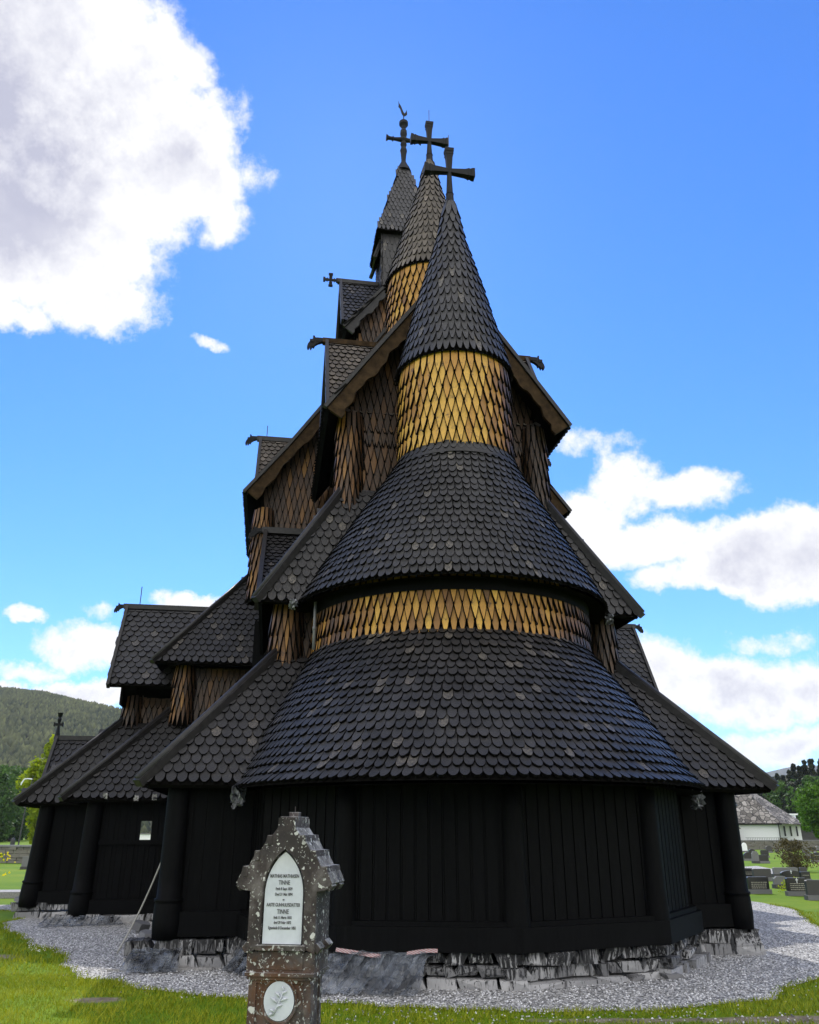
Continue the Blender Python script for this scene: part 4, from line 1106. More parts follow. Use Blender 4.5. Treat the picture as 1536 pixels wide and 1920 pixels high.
# denser fringe along the gravel edge
for (x, y) in edge:
    if abs(x/max(y, 1)) < .6 and y < 22:
        for k in range(16):
            xx, yy = x+random.gauss(0, .05), y+random.gauss(0, .05); h = random.uniform(.02, .05); a = random.uniform(0, 2*PI)
            if bare(xx, yy) > .5: continue
            bl_v.append(((xx-.008*math.cos(a), yy-.008*math.sin(a), 0), (xx+.008*math.cos(a), yy+.008*math.sin(a), 0), (xx+random.gauss(0, .015), yy+random.gauss(0, .015), h))); bl_r.append(random.random()*.7)
bv_ = np.array(bl_v).reshape(-1, 3); o = mesh_np('grass', bv_, np.arange(len(bv_)).reshape(-1, 3), M['grass'], rnd=bl_r)
tag(o, 'short green grass around the gravel', 'grass', kind='stuff')
# loose gravel stones
def octa(cs, rs_, sz=.7):
    base = np.array([(1, 0, 0), (-1, 0, 0), (0, 1, 0), (0, -1, 0), (0, 0, sz), (0, 0, -sz)], dtype=float)
    tri = np.array([(0, 2, 4), (2, 1, 4), (1, 3, 4), (3, 0, 4), (2, 0, 5), (1, 2, 5), (3, 1, 5), (0, 3, 5)])
    n = len(cs); jit = rng.uniform(.6, 1.3, (n, 6, 1)); ang = rng.uniform(0, 2*PI, n); ca, sa = np.cos(ang), np.sin(ang)
    vtx = base[None]*jit*rs_[:, None, None]; x = vtx[:, :, 0]*ca[:, None]-vtx[:, :, 1]*sa[:, None]; y = vtx[:, :, 0]*sa[:, None]+vtx[:, :, 1]*ca[:, None]
    vtx = np.stack([x, y, vtx[:, :, 2]], -1)+cs[:, None, :]
    f = tri[None]+(np.arange(n)*6)[:, None, None]
    return vtx.reshape(-1, 3), f.reshape(-1, 3)
pts = []
while len(pts) < 26000:
    x = random.uniform(-7, 7.5); y = random.uniform(8.3, 16)
    if random.random() < (y-8)/12: continue
    if abs(x/y) < .56 and inside(x, y): pts.append((x, y, .008))
for _ in range(900):     # scattered out onto the lawn edge
    k = random.randrange(len(edge)); x, y = edge[k]
    if y < 12: pts.append((x+random.gauss(0, .12), y+random.gauss(0, .14), .006))
for _ in range(700): pts.append((random.uniform(-1, 6), random.uniform(8.3, 9.4), .006))
cs = np.array(pts); vv_, ff_ = octa(cs, rng.uniform(.007, .017, len(cs)))
o = mesh_np('gravel_stones', vv_, ff_, M['pebble'], rnd=np.repeat(rng.random(len(cs)), 8)); tag(o, 'loose grey gravel stones', 'gravel', kind='stuff')
# small white and yellow flowers in the turf
fv = []
for (px0, px1, py0, py1, n) in ((150, 330, 1775, 1800, 60), (600, 1150, 1893, 1918, 24), (1250, 1520, 1850, 1885, 16)):
    for k in range(n):
        p = ground_pt(random.uniform(px0, px1), random.uniform(py0, py1)); s = random.uniform(.004, .009)
        if px0 == 150: p = ground_pt(random.uniform(50, 100), random.uniform(1778, 1792))
        fv += [(p.x-s, p.y, .05), (p.x+s, p.y-s*.3, .05), (p.x, p.y+s, .06)]
fv = np.array(fv); o = mesh_np('turf_flowers', fv, np.arange(len(fv)).reshape(-1, 3), M['white_flower'], rnd=rng.random(len(fv)//3)); tag(o, 'tiny white flowers in the turf', 'flowers', kind='stuff')

# ------------------------------------------------------------------ trees
def leafcloud(centers, radii, n, size, squash=1.0, shell=.45):
    """leaf quads as tris around clump centres"""
    ci = rng.integers(0, len(centers), n); c = centers[ci]; r = radii[ci]
    d = rng.normal(size=(n, 3)); d /= np.linalg.norm(d, axis=1)[:, None]
    rad = (shell+(1-shell)*rng.random(n)**.6)*r; p = c+d*rad[:, None]*np.array([1, 1, squash])
    a = rng.normal(size=(n, 3)); a /= np.linalg.norm(a, axis=1)[:, None]; b = np.cross(a, d+rng.normal(size=(n, 3))*.5); b /= np.linalg.norm(b, axis=1)[:, None]+1e-9
    s = size*rng.uniform(.6, 1.4, n)[:, None]
    v = np.stack([p-a*s, p+b*s*.6, p+a*s, p-b*s*.6], 1).reshape(-1, 3)
    return v, np.arange(len(v)).reshape(-1, 4), np.clip(rng.normal(.5, .2, n)+(rng.random(len(centers))[ci]-.5)*.6, 0, 1)
def tree(name, loc, h, cw, mat, label, cat='tree', group=None, seed=0, nclump=26, leaves=4000, size=.16, base=.25, shape='round', trunk=.18):
    global rng
    rng = np.random.default_rng(seed+11); rs = random.Random(seed)
    t = thing(name, loc, 0, label, cat, group)
    cs, rads = [], []
    mbt = MB(); mbt.smooth = True
    mbt.tube([(0, 0, -.1), (.02*h*.2, 0, h*base), (0, .01*h, h*.6), (.01*h, 0, h*.88)], [trunk, trunk*.8, trunk*.5, trunk*.15], 7)
    for k in range(nclump):
        u = (k+.5)/nclump; z = base+(1-base)*u*.95
        if shape == 'round': prof = math.sin(PI*min(1, max(0, .08+u*.86)))**.6
        elif shape == 'cone': prof = (1-u)**.85+.04
        elif shape == 'weep': prof = math.sin(PI*(.1+.8*u))**.8*(1-.35*u)
        a = rs.uniform(0, 2*PI); rr0 = cw/2*prof*rs.uniform(.3, .85)
        c = (rr0*math.cos(a), rr0*math.sin(a), z*h+rs.uniform(-.03, .03)*h); cs.append(c)
        rads.append(cw/2*(.42 if shape != 'cone' else .5)*max(.25, prof)*rs.uniform(.7, 1.25))
        if k % 2 == 0: mbt.tube([(0, 0, max(base*h*.8, c[2]-.12*h)), (c[0]*.5, c[1]*.5, c[2]-.04*h), c], [trunk*.35, trunk*.2, trunk*.06], 5)
    v, f, r = leafcloud(np.array(cs), np.array(rads), leaves, size, 1.0 if shape != 'weep' else 1.35, .35)
    mesh_np('crown', v, f, M[mat], t, r, 4); mbt.build('trunk', M['bark'], t)
    return t
def far_pt(x, Y): return V((x-768)/1649.*Y, Y, 0)
# left side
tree('birch_tree', far_pt(86, 105), 12.9, 8.6, 'leaf_birch', 'yellow-green birch behind the far left corner of the church', seed=1, nclump=40, leaves=9000, size=.3, base=.08, shape='weep', trunk=.25)
for i, (x, Y, h, w, lab) in enumerate([(-30, 150, 12.5, 13, 'dark green broad tree at the left edge of the photo'), (20, 165, 13.5, 11, 'dark green tree between the photo edge and the birch'), (60, 190, 11.5, 13, 'dark green tree half hidden behind the birch'), (-95, 160, 14, 13, 'dark green tree farthest left, mostly out of the photo'), (130, 200, 12, 14, 'dark green tree hidden behind the far church corner')]):
    tree('leafy_tree', far_pt(x, Y), h, w, 'leaf_mid', lab, group='trees beyond the left meadow', seed=20+i, nclump=44, leaves=10000, size=.3, base=.05, trunk=.35)
# right side conifers and broadleaf wood
cid = 0
side = ['farthest left of the wood', 'second from the left', 'third from the left', 'in the left half of the wood', 'left of the tallest group', 'beside the tallest group', 'in the tallest group', 'at the right of the tallest group', 'at the right edge of the photo', 'just outside the right edge']
for i, (x, Y, h, w) in enumerate([(1446, 190, 12.6, 4.2), (1462, 180, 12.6, 4.4), (1474, 185, 14, 4.6), (1484, 178, 12.8, 4.4), (1497, 176, 13.6, 4.8), (1507, 172, 14.8, 5), (1518, 170, 14.2, 5), (1529, 168, 15, 5.2), (1543, 165, 15, 6), (1560, 165, 15, 6)]):
    tree('spruce_tree', far_pt(x, Y), h, w, 'leaf_conifer', 'tall dark conifer '+side[i], group='dark conifers behind the white hall', seed=50+i, nclump=90, leaves=9000, size=.26, base=.02, shape='cone', trunk=.22)
for i, (x, Y, h, w, lab) in enumerate([(1440, 172, 10.5, 8, 'low dark leafy tree just right of the roof corner'), (1462, 165, 11, 9, 'dark leafy tree above the hall roof ridge'), (1484, 160, 10.5, 9, 'dark leafy tree above the hall eave'), (1505, 158, 10.5, 9, 'dark leafy tree behind the round green tree'), (1532, 156, 11, 10, 'dark leafy tree at right photo edge behind the round tree'), (1411, 175, 10, 9, 'dark leafy tree hidden behind the church eave corner')]):
    tree('leafy_tree', far_pt(x, Y), h, w, 'leaf_conifer' if i % 2 else 'leaf_mid', lab, group='broadleaf trees behind the white hall', seed=70+i, nclump=40, leaves=8000, size=.28, base=.05, trunk=.25)
tree('maple_tree', far_pt(1541, 112), 7.9, 5.4, 'leaf_green', 'round bright green tree right of the white hall', seed=90, nclump=34, leaves=9000, size=.19, base=.16, trunk=.2)
tree('bush', far_pt(1478, 40), 1.35, 2.1, 'leaf_brown', 'brownish twiggy bush among the headstones', 'bush', seed=93, nclump=22, leaves=3500, size=.045, base=.05, trunk=.03)
tree('bush', far_pt(1476, 26.3)+V(0, .1, 0), .36, .8, 'leaf_birch', 'low yellow-flowering plant between the two black headstones', 'plant', seed=94, nclump=12, leaves=700, size=.03, base=.0, trunk=.01)
tree('bush', far_pt(3, 47), .6, .8, 'leaf_birch', 'yellow flowering bush by the left stone wall', 'bush', seed=95, nclump=12, leaves=300, size=.05, base=.0, trunk=.02)

# ------------------------------------------------------------------ hill with forest
def hill_h(x, y):
    # ridge seen left of the church, distance about 1.1-1.6 km
    a = x/y
    top = 228-abs(a+.50)*0
    prof = np.interp(a, [-1.2, -.62, -.50, -.44, -.38, -.34, -.28, -.1, .2, .42, .47, .6], [140, 150, 162, 160, 146, 134, 110, 60, 45, 60, 66, 40])
    t = min(1, max(0, (y-430)/620)); s_ = t*t*(3-2*t)
    return float(prof*s_*(y/1050. if y > 1050 else 1)+8*noise.noise(V(x*.006, y*.006, 0))*s_)
hx = np.arange(-1500, 1001, 25.); hy = np.arange(430, 1300, 25.)
hv = [(x, y, hill_h(x, y)-.5) for y in hy for x in hx]
nx_ = len(hx); hf = [[j*nx_+i, j*nx_+i+1, (j+1)*nx_+i+1, (j+1)*nx_+i] for j in range(len(hy)-1) for i in range(nx_-1)]
mb = MB(); mb.v = hv
for q in hf: mb.smooth = True; mb.face(q)
tag(mb.build('hill', M['hill']), kind='structure')
rng = np.random.default_rng(5)
cs = []; sz = []
while len(cs) < 24000:
    y = random.uniform(440, 1180); a = random.uniform(-.60, -.30); x = a*y
    if random.random() > y/1180: continue
    z = hill_h(x, y); s = random.uniform(1.8, 3.6); cs.append((x, y, z+s*.6)); sz.append(s)
cs = np.array(cs); sz = np.array(sz); cs2 = cs.copy()
v_, f_ = octa(cs, sz, 1.5)
tone = np.clip([.35+.55*noise.noise(V(c[0]*.012, c[1]*.012, 4))+random.gauss(0, .2)+(.5 if random.random() < .05 else 0) for c in cs], 0, 1)
o = mesh_np('hill_forest', v_, f_, M['leaf_hill'], rnd=np.repeat(tone, 8)); tag(o, 'mixed forest covering the hill', 'forest', kind='stuff')
# far blue ridge on the right
mb = MB()
rx = [(.30, 0), (.36, 230), (.41, 300), (.44, 330), (.47, 345), (.5, 330), (.56, 280), (.7, 0)]
for (a, h), (b, g_) in zip(rx, rx[1:]):
    mb.poly([(a*4400, 4400, -5), (b*4400, 4400, -5), (b*4700, 4700, g_), (a*4700, 4700, h)]); mb.poly([(a*4700, 4700, h), (b*4700, 4700, g_), (b*5200, 5200, -5), (a*5200, 5200, -5)])
tag(mb.build('mountain', M['hill']), kind='structure')

# ------------------------------------------------------------------ white hall at the right
hp = far_pt(1424, 122)
hall = thing('village_hall', hp, R_(-8), 'white plastered hall with steep slate roof beyond the headstones at the right', 'building')
def bx(name, boxes, mat, parent=hall):
    mb = MB()
    for c, d in boxes: mb.box(c, d)
    return mb.build(name, mat, parent)
L_ = 9.0
bx('wall', [((-2.2, 2.5, 1.4), (L_, 8, 2.85))], M['white_paint'])
bx('wall', [((5.1-.9, 6.2, 1.35), (3.9, 8, 2.6))], M['white_paint'])
mb = MB()
e0, e1 = -7.2, 2.6
mb.slab([(e0, -2.0, 2.75), (e1, -2.0, 2.75), (-1.3, 2.9, 8.2), (e0, 2.9, 8.2)], .15)
mb.slab([(e1, -2.0, 2.75), (6.9, 1.9, 2.6), (-.6, 4.5, 8.2), (-1.3, 2.9, 8.2)], .15)
mb.slab([(6.9, 1.9, 2.6), (6.9, 11, 2.6), (-.6, 11, 8.2), (-.6, 4.5, 8.2)], .15)
mb.build('roof', M['slate'], hall)
bx('eave_board', [((-2.3, -2.0, 2.66), (9.8, .12, .18))], M['tar_wall'])
for i in range(4):
    w = bx('window', [((3.15+i*.82, 2.18, 1.75), (.22, .08, 1.3))], M['dark_glass'])
bx('downpipe', [((2.25, -1.58, 1.4), (.1, .1, 2.5))], M['iron'])
bx('porch_wall', [((-5.4, -2.9, 1.1), (3.0, 2.6, 2.2))], M['red_door']); bx('porch_post', [((-3.7, -4.1, 1.1), (.22, .22, 2.2)), ((-4.1, -3.9, 1.1), (.12, .12, 2.2))], M['tar_wall'])
mb = MB(); mb.slab([(-7.3, -4.4, 2.1), (-3.4, -4.4, 2.1), (-5.0, -1.6, 4.4), (-7.3, -1.6, 4.4)], .12); mb.slab([(-3.4, -4.4, 2.1), (-3.4, -1.5, 2.1), (-5.0, -1.5, 4.4), (-5.0, -1.7, 4.4)], .12); mb.build('porch_roof', M['slate'], hall)
mb = MB()
for i in range(24): mb.box((-2.8+i*.22, -4.6, .5), (.035, .035, .9))
mb.box((-.3, -4.6, .92), (5.4, .04, .04)); mb.build('railing', M['iron'], hall)
# second low house behind the round tree
hp2 = far_pt(1508, 150); h2 = thing('low_house', hp2, 0, 'low brown house with pale roof edge behind the round green tree', 'building')
bx('wall', [((0, 0, 1.3), (9, 5, 2.6))], M['granite_dark'], h2); bx('roof', [((-2, -.6, 2.75), (11, 7, .25)), ((-3.8, -2, 4.4), (4.5, 4, .2)), ((-3.8, 0, 3.5), (4, 3.6, 1.6))], M['white_paint'], h2)
# white garden wall seen through the gallery slot
hp3 = far_pt(276, 58); h3 = thing('garden_wall', hp3, 0, 'low white garden wall glimpsed through the small gallery opening at the left', 'wall')
bx('wall', [((0, 0, .75), (3.2, .3, 1.5))], M['white_paint'], h3); bx('coping', [((0, 0, 1.54), (3.3, .42, .08))], M['granite_grey'], h3)

# ------------------------------------------------------------------ dry stone walls, posts, lamp
def drywall(a, b, h, th, label, seed):
    rs = random.Random(seed); t = thing('stone_wall', a, math.atan2(b.y-a.y, b.x-a.x), label, 'stone wall'); L = (b-a).length; mb = MB()
    z = 0
    while z < h-.05:
        hh = rs.uniform(.12, .22); x = 0
        while x < L:
            l = rs.uniform(.25, .7); mb.rnd = rs.random()
            mb.box((x+l/2, rs.uniform(-.04, .04), z+hh/2), (l*.96, th*rs.uniform(.9, 1.1), hh*.93), Matrix.Rotation(rs.uniform(-.04, .04), 3, 'Y')); x += l
        z += hh
    mb.build('stones', M['drystone'], t); mb = MB(); x = 0
    while x < L: l = rs.uniform(.8, 1.5); mb.box((x+l/2, 0, z+.05), (l*.98, th*1.15, .1), Matrix.Rotation(rs.uniform(-.015, .015), 3, 'Y')); x += l
    mb.build('cap_stones', M['granite_grey'], t); return t
drywall(far_pt(-120, 52), far_pt(95, 50), .8, .6, 'dry stone wall with flat cap slabs across the left lawn', 4)
drywall(far_pt(1385, 88), far_pt(1600, 92), .7, .5, 'low dark stone wall in front of the white hall', 6)
p = far_pt(27, 62); mb = MB(); mb.tube([(0, 0, 0), (0, 0, 1.15)], .16, 10); mb.tube([(0, 0, 1.15), (0, 0, 1.28)], [.13, .06], 10)
o = mb.build('bollard', M['iron']); o.location = p; put(o, 'short dark post on the grass behind the left stone wall', 'post')
lp = thing('street_lamp', far_pt(38, 78), 0, 'thin dark lamp post with hooked white lamp at the left edge', 'street lamp')
mb = MB(); mb.tube([(0, 0, 0), (.1, 0, 3), (.35, 0, 6.2)], [.07, .06, .04], 8); mb.build('pole', M['iron'], lp)
mb = MB(); mb.tube([(.35, 0, 6.1), (-.1, 0, 6.15), (-.4, 0, 6.1), (-.6, 0, 5.75), (-.62, 0, 5.6)], [.05, .05, .06, .07, .05], 8); mb.build('lamp_head', M['plastic_white'], lp)
# yellow flowers by left wall
fv = []
for k in range(36):
    x = random.choice([random.gauss(8, 9), random.gauss(24, 5), random.gauss(4, 8)]); Y = random.choice([46, 47, 30+random.random()*3]); q = far_pt(x, Y); s = .05
    z = random.uniform(.15, .75) if Y > 40 else .25
    fv += [(q.x-s, q.y, z), (q.x+s, q.y, z), (q.x, q.y, z+s*1.5)]
fv = np.array(fv); o = mesh_np('yellow_flowers', fv, np.arange(len(fv)).reshape(-1, 3), M['flower'], rnd=rng.random(len(fv)//3)); tag(o, 'yellow daffodils on the left lawn', 'flowers', kind='stuff')
# pale path beyond the headstones
q = [ground_pt(x, y) for x, y in ((1385, 1626), (1395, 1637), (1470, 1642), (1480, 1636), (1420, 1624))]
mb = MB(); mb.poly([(p.x, p.y, .008) for p in q]); tag(mb.build('path', M['gravel']), kind='structure')

# ------------------------------------------------------------------ headstones
def headstone(x0, x1, yt, yb, kind, mat, label, text=0, cross=False, group='headstones in the graveyard at the right'):
    b = ground_pt((x0+x1)/2, yb); Y = b.y; sc = Y/1649.; w = (x1-x0)*sc
    d = V((x0-768)/1536., 0, 0); v = (960-yt)/1536.; cp, sp = math.cos(PITCH), math.sin(PITCH)
    h = 1.65+Y*(sp+v*cp)/(cp-v*sp); h = max(.35, h)
    t = thing('headstone', b, random.uniform(-.08, .08), label, 'headstone', group); dp = .13
    mb = MB()
    if kind == 'arch':
        pts = [(-w/2, .1), (w/2, .1)]+[(w/2*math.cos(a), h*.6+h*.4*math.sin(a)) for a in [PI*i/14 for i in range(15)]]
    elif kind == 'low_arch':
        pts = [(-w/2, .1), (w/2, .1)]+[(w/2*math.cos(a), h*.72+h*.28*math.sin(a)) for a in [PI*i/14 for i in range(15)]]
    elif kind == 'shoulder':
        pts = [(-w/2, .1), (w/2, .1), (w/2, h*.82), (w*.38, h*.86), (w*.3, h), (-w*.3, h), (-w*.38, h*.86), (-w/2, h*.82)]
    else:
        pts = [(-w/2, .1), (w/2, .1), (w/2, h*.96), (w*.45, h), (-w*.46, h), (-w/2, h*.95)]
    mb.prism(pts, (-dp/2, dp/2)); mb.build('tablet', M[mat], t, recalc=True)
    mb = MB(); mb.box((0, 0, .06), (w*1.12, dp*1.8, .12)); mb.build('plinth', M['granite_grey' if mat != 'granite_grey' else 'granite_dark'], t)
    if text:
        mb = MB(); rs = random.Random(int(x0))
        for i in range(text):
            z = h*.68-i*h*.11; x = -w*.36
            while x < w*.34:
                l = rs.uniform(.02, .05)*w*2; mb.box((x+l/2, -dp/2-.003, z), (l*.85, .004, h*.035)); x += l*1.25
        mb.build('lettering', M['gilt'], t)
    if cross:
        mb = MB(); mb.box((0, -dp/2-.004, h*.87), (.02, .006, .13)); mb.box((0, -dp/2-.008, h*.89), (.07, .006, .02)); mb.build('cross', M['plastic_white'], t)
    return t
HS = [
 (1404, 1443, 1644, 1676, 'sq', 'granite_black', 'black lettered headstone beside the church corner, nearest in the left group', 4, False),
 (1479, 1515, 1646, 1680, 'sq', 'granite_black', 'black headstone with small white cross and five rows of letters', 5, True),
 (1516, 1562, 1650, 1688, 'sq', 'granite_dark', 'dark rough headstone cut by the right edge, nearest to the viewer', 0, False),
 (1453, 1479, 1643, 1666, 'shoulder', 'granite_grey', 'worn grey headstone behind the flowering plant', 0, False),
 (1414, 1447, 1629, 1652, 'sq', 'granite_dark', 'dark grey headstone behind the nearest black one', 0, False),
 (1396, 1413, 1628, 1650, 'sq', 'granite_black', 'black headstone half hidden by the church corner', 3, False),
 (1466, 1503, 1635, 1652, 'low_arch', 'granite_black', 'black low-arched headstone with a small white cross', 0, True),
 (1452, 1497, 1629, 1645, 'sq', 'granite_grey', 'wide pale grey headstone behind the low-arched black one', 0, False),
 (1503, 1520, 1641, 1655, 'sq', 'granite_black', 'small black headstone right of the low arch', 1, False),
 (1502, 1514, 1633, 1645, 'sq', 'granite_dark', 'small dark headstone behind the small black one, foot of the bush', 0, False),
 (1396, 1412, 1598, 1614, 'arch', 'granite_black', 'black round-topped headstone near the church corner, upper row', 0, False),
 (1412, 1424, 1596, 1619, 'shoulder', 'granite_grey', 'tall pale grey headstone left of a dark one, upper row', 0, False),
 (1424, 1442, 1603, 1619, 'sq', 'granite_black', 'black square headstone left of the brown bush', 0, False),
 (1428, 1442, 1594, 1608, 'sq', 'granite_black', 'dark headstone behind the black square one', 0, False),
 (1393, 1402, 1580, 1598, 'arch', 'white_paint', 'white arched headstone beneath the hall porch', 0, False),
 (1405, 1417, 1592, 1604, 'arch', 'granite_black', 'black arched headstone below the hall porch post', 0, False),
 (1437, 1449, 1586, 1599, 'arch', 'granite_dark', 'dark rounded headstone below the white hall wall', 0, False),
 (1524, 1546, 1598, 1617, 'arch', 'granite_black', 'glossy black round-topped headstone at the right edge', 1, False),
 (1512, 1524, 1599, 1611, 'sq', 'granite_grey', 'pale grey headstone left of the glossy round black one', 0, False),
 (1506, 1516, 1590, 1600, 'sq', 'granite_grey', 'small pale headstone right of the bush top', 0, False),
 (1518, 1530, 1589, 1598, 'sq', 'granite_black', 'small black headstone in the far right rows', 0, False),
 (1530, 1542, 1586, 1596, 'arch', 'granite_grey', 'small grey arched headstone at the far right edge', 0, False),
 (1507, 1513, 1582, 1592, 'sq', 'white_paint', 'thin white headstone just right of the hall', 0, False),
 (1518, 1526, 1581, 1590, 'sq', 'granite_grey', 'distant grey headstone below the right meadow', 0, False),
 (1454, 1461, 1588, 1598, 'arch', 'granite_grey', 'distant grey headstone left of the bush top', 0, False),
 (1478, 1486, 1586, 1597, 'sq', 'granite_black', 'distant black headstone under the hall windows', 0, False),
]
for h in HS: headstone(*h)
headstone(40, 56, 1606, 1630, 'sq', 'granite_grey', 'lone pale grey headstone on the left lawn beside the church', 0, False, 'headstones on the left lawn')
headstone(28, 46, 1602, 1613, 'sq', 'granite_grey', 'low flat grey slab under the left stone wall', 0, False, 'headstones on the left lawn')

# ------------------------------------------------------------------ camera
cd = bpy.data.cameras.new('camera'); cam = bpy.data.objects.new('camera', cd); COL.objects.link(cam)
cam.location = CAM; cam.rotation_euler = (PI/2+PITCH, 0, 0); cd.sensor_fit = 'HORIZONTAL'; cd.sensor_width = 36; cd.lens = 36
cd.clip_end = 20000; scn.camera = cam

# ------------------------------------------------------------------ air
mb = MB(); mb.box((-400, 2450, 180), (8200, 5700, 364)); hz = mb.build('haze', M['hill']); hz.data.materials.clear()
hm = bpy.data.materials.new('haze_air'); hm.use_nodes = True; hn = hm.node_tree; hn.nodes.remove(hn.nodes['Principled BSDF'])
pv = nd(hn, 'ShaderNodeVolumePrincipled'); pv.inputs['Density'].default_value = .00009; pv.inputs['Color'].default_value = (.86, .92, 1, 1)
hn.links.new(pv.outputs[0], hn.nodes['Material Output'].inputs['Volume']); hz.data.materials.append(hm); tag(hz, kind='stuff')
# ------------------------------------------------------------------ light
SUN_EL, SUN_AZ = R_(43), R_(-6)      # azimuth measured from +Y towards +X
sd = bpy.data.lights.new('sun', 'SUN'); sd.energy = 3.2; sd.angle = R_(.53); sd.color = (1, .95, .86)
so = bpy.data.objects.new('sun', sd); COL.objects.link(so)
dirv = V(math.sin(SUN_AZ)*math.cos(SUN_EL), math.cos(SUN_AZ)*math.cos(SUN_EL), math.sin(SUN_EL))
so.rotation_euler = dirv.to_track_quat('Z', 'Y').to_euler(); so.location = (0, 0, 60)
w = bpy.data.worlds.new('World'); scn.world = w; w.use_nodes = True; nt = w.node_tree
bg = nt.nodes['Background']
sky = nd(nt, 'ShaderNodeTexSky', sky_type='NISHITA', sun_disc=False, sun_elevation=SUN_EL, sun_rotation=SUN_AZ, altitude=100, air_density=1.0, dust_density=.05, ozone_density=3.5)
hs = nd(nt, 'ShaderNodeHueSaturation'); hs.inputs['Saturation'].default_value = 1.2; nt.links.new(sky.outputs[0], hs.inputs['Color'])
SKYCOL = mixc(nt, 1.0, hs.outputs[0], (.76, 1.06, 1.50), 'MULTIPLY')
tc = nd(nt, 'ShaderNodeTexCoord'); D0 = tc.outputs['Generated']
nrm = nd(nt, 'ShaderNodeVectorMath', operation='NORMALIZE'); nt.links.new(D0, nrm.inputs[0]); Dn = nrm.outputs[0]
def warp(amp, scale, detail, rough):
    n = nd(nt, 'ShaderNodeTexNoise'); n.inputs['Scale'].default_value = scale; n.inputs['Detail'].default_value = detail; n.inputs['Roughness'].default_value = rough
    nt.links.new(Dn, n.inputs['Vector'])
    s = nd(nt, 'ShaderNodeVectorMath', operation='SUBTRACT'); s.inputs[1].default_value = (.5, .5, .5); nt.links.new(n.outputs['Color'], s.inputs[0])
    m = nd(nt, 'ShaderNodeVectorMath', operation='SCALE'); m.inputs['Scale'].default_value = amp; nt.links.new(s.outputs[0], m.inputs[0]); return m.outputs[0]
wa = nd(nt, 'ShaderNodeVectorMath', operation='ADD'); nt.links.new(Dn, wa.inputs[0]); nt.links.new(warp(.10, 5.0, 12, .66), wa.inputs[1])
Dw = wa.outputs[0]
def dirpx(x, y):
    u = (x-768)/1536.; v = (960-y)/1536.; cp, sp = math.cos(PITCH), math.sin(PITCH); return V(u, cp-v*sp, sp+v*cp).normalized()
total = None
def blob(x, y, rx, ry, strength, tilt=0):
    """soft elliptical cloud mass around a sky direction"""
    global total
    d = dirpx(x, y); h = V(d.y, -d.x, 0).normalized(); vv = h.cross(d)
    if tilt: h, vv = h*math.cos(tilt)+vv*math.sin(tilt), vv*math.cos(tilt)-h*math.sin(tilt)
    sc = 1536.*1.0; a = rx/sc*d.length; b = ry/sc
    k = 1/ (1+ ((x-768)/1536.)**2+((960-y)/1536.)**2)**.5
    a = rx/1536.*k; b = ry/1536.*k
    outs = []
    for ax_, r_ in ((h, a), (vv, b)):
        dt = nd(nt, 'ShaderNodeVectorMath', operation='DOT_PRODUCT'); nt.links.new(Dw, dt.inputs[0]); dt.inputs[1].default_value = tuple(ax_/r_)
        m = mth(nt, 'MULTIPLY', dt.outputs['Value'], dt.outputs['Value']); outs.append(m)
    s = mth(nt, 'ADD', outs[0], outs[1]); fwd = nd(nt, 'ShaderNodeVectorMath', operation='DOT_PRODUCT'); nt.links.new(Dw, fwd.inputs[0]); fwd.inputs[1].default_value = tuple(d)
    g_ = mth(nt, 'MULTIPLY', mth(nt, 'SUBTRACT', 1, mth(nt, 'MULTIPLY', s, .5)), strength); g_ = mth(nt, 'MULTIPLY', mth(nt, 'MAXIMUM', g_, 0), mth(nt, 'GREATER_THAN', fwd.outputs['Value'], .2))
    total = g_ if total is None else mth(nt, 'MAXIMUM', total, g_)
for bdef in [(70, 160, 320, 250, 1.35), (50, 400, 250, 170, 1.25), (300, 300, 140, 180, 1.1), (180, 560, 130, 70, 1.0), (30, 575, 90, 40, 1.0), (400, 655, 40, 16, .75), (390, 420, 90, 60, .85), (455, 330, 50, 60, .5),
             (1110, 840, 100, 34, .72), (1175, 915, 60, 80, .82), (1290, 930, 100, 46, .82), (1090, 1000, 90, 80, .9), (1190, 1045, 150, 50, .95), (1440, 1040, 170, 75, 1.2), (1340, 1090, 170, 36, .95), (1440, 1200, 80, 30, .8), (1280, 1010, 90, 50, .45),
             (1440, 1285, 270, 62, 1.05), (1440, 1390, 250, 36, .95), (1230, 1290, 90, 80, 1.0),
             (190, 1215, 110, 48, 1.0), (185, 1150, 50, 28, .75), (370, 1140, 95, 30, .95), (35, 1157, 46, 18, .9), (50, 1255, 110, 18, .7), (160, 1300, 200, 26, .95), (10, 1290, 80, 26, .8)]:
    blob(*bdef)
fine = nd(nt, 'ShaderNodeTexNoise'); fine.inputs['Scale'].default_value = 11; fine.inputs['Detail'].default_value = 12; fine.inputs['Roughness'].default_value = .66; nt.links.new(Dn, fine.inputs['Vector'])
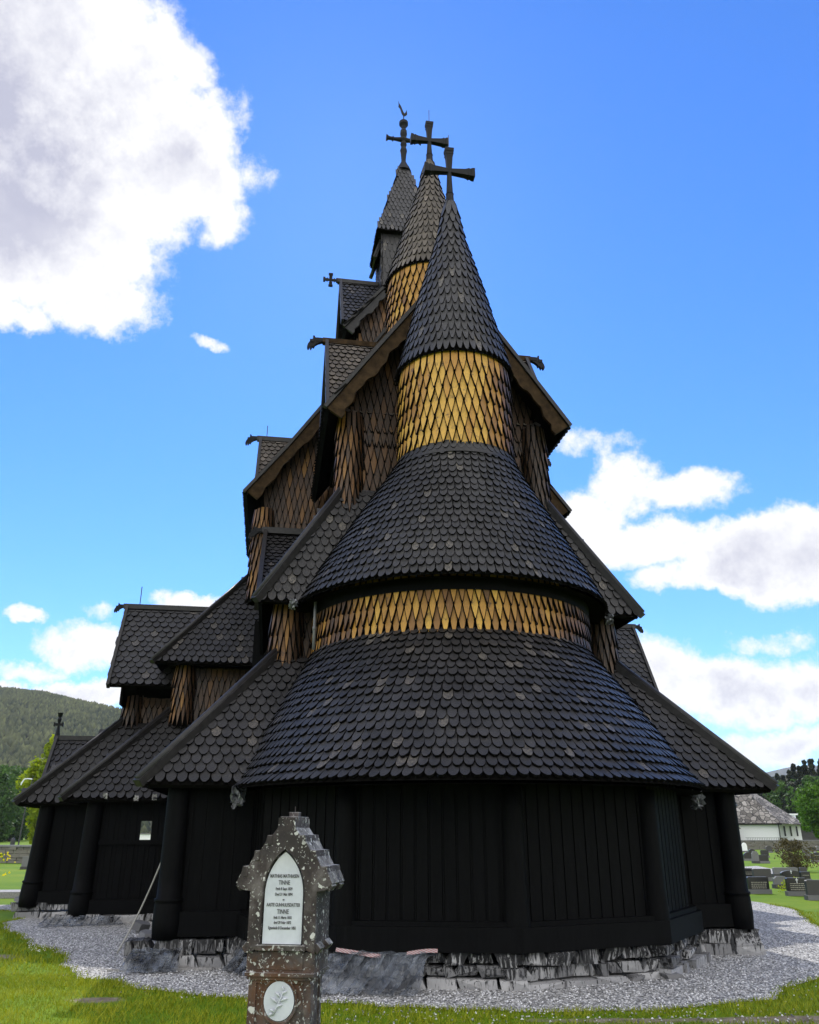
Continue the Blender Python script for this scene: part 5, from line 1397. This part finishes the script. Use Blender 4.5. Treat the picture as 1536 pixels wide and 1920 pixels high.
# unseen clouds behind and beside the viewer, added to fill the church front with light
rest = nd(nt, 'ShaderNodeTexNoise'); rest.inputs['Scale'].default_value = 2.6; rest.inputs['Detail'].default_value = 7; nt.links.new(Dn, rest.inputs['Vector'])
sepd = nd(nt, 'ShaderNodeSeparateXYZ'); nt.links.new(Dn, sepd.inputs[0])
back = mth(nt, 'MULTIPLY', mth(nt, 'SUBTRACT', .25, sepd.outputs[1]), 3, True)
fill_cloud = mth(nt, 'MULTIPLY', mth(nt, 'MULTIPLY', mth(nt, 'SUBTRACT', rest.outputs['Fac'], .36), 7, True), back)
dens = mth(nt, 'ADD', total, mth(nt, 'MULTIPLY', mth(nt, 'SUBTRACT', fine.outputs['Fac'], .5), 1.9))
cov = nd(nt, 'ShaderNodeMapRange', interpolation_type='SMOOTHSTEP'); cov.inputs['From Min'].default_value = .38; cov.inputs['From Max'].default_value = .80; nt.links.new(dens, cov.inputs['Value'])
cover = mth(nt, 'MAXIMUM', cov.outputs[0], fill_cloud)
CL = 7.0
shade = nd(nt, 'ShaderNodeTexNoise'); shade.inputs['Scale'].default_value = 3.2; shade.inputs['Detail'].default_value = 6; nt.links.new(Dw, shade.inputs['Vector'])
thick = mth(nt, 'MULTIPLY', mth(nt, 'MULTIPLY', mth(nt, 'SUBTRACT', dens, .88), 2.1, True), mth(nt, 'MULTIPLY', mth(nt, 'SUBTRACT', shade.outputs['Fac'], .33), 3.6, True), True)
ccol = mixc(nt, thick, (CL, CL, CL*1.02), (CL*.52, CL*.53, CL*.66))
ccol = mixc(nt, fill_cloud, ccol, (14.5, 14.2, 13.8))   # unseen rear clouds made extra bright to raise the front fill
skyc = mixc(nt, cover, SKYCOL, ccol)
nt.links.new(skyc, bg.inputs['Color']); bg.inputs['Strength'].default_value = .11

vs_ = scn.view_settings; vs_.view_transform = 'Standard'; vs_.look = 'None'; vs_.exposure = 0.5; vs_.gamma = 1
scn.render.engine = 'CYCLES'
print('counts', sum(len(o.data.polygons) for o in bpy.data.objects if o.type == 'MESH'))
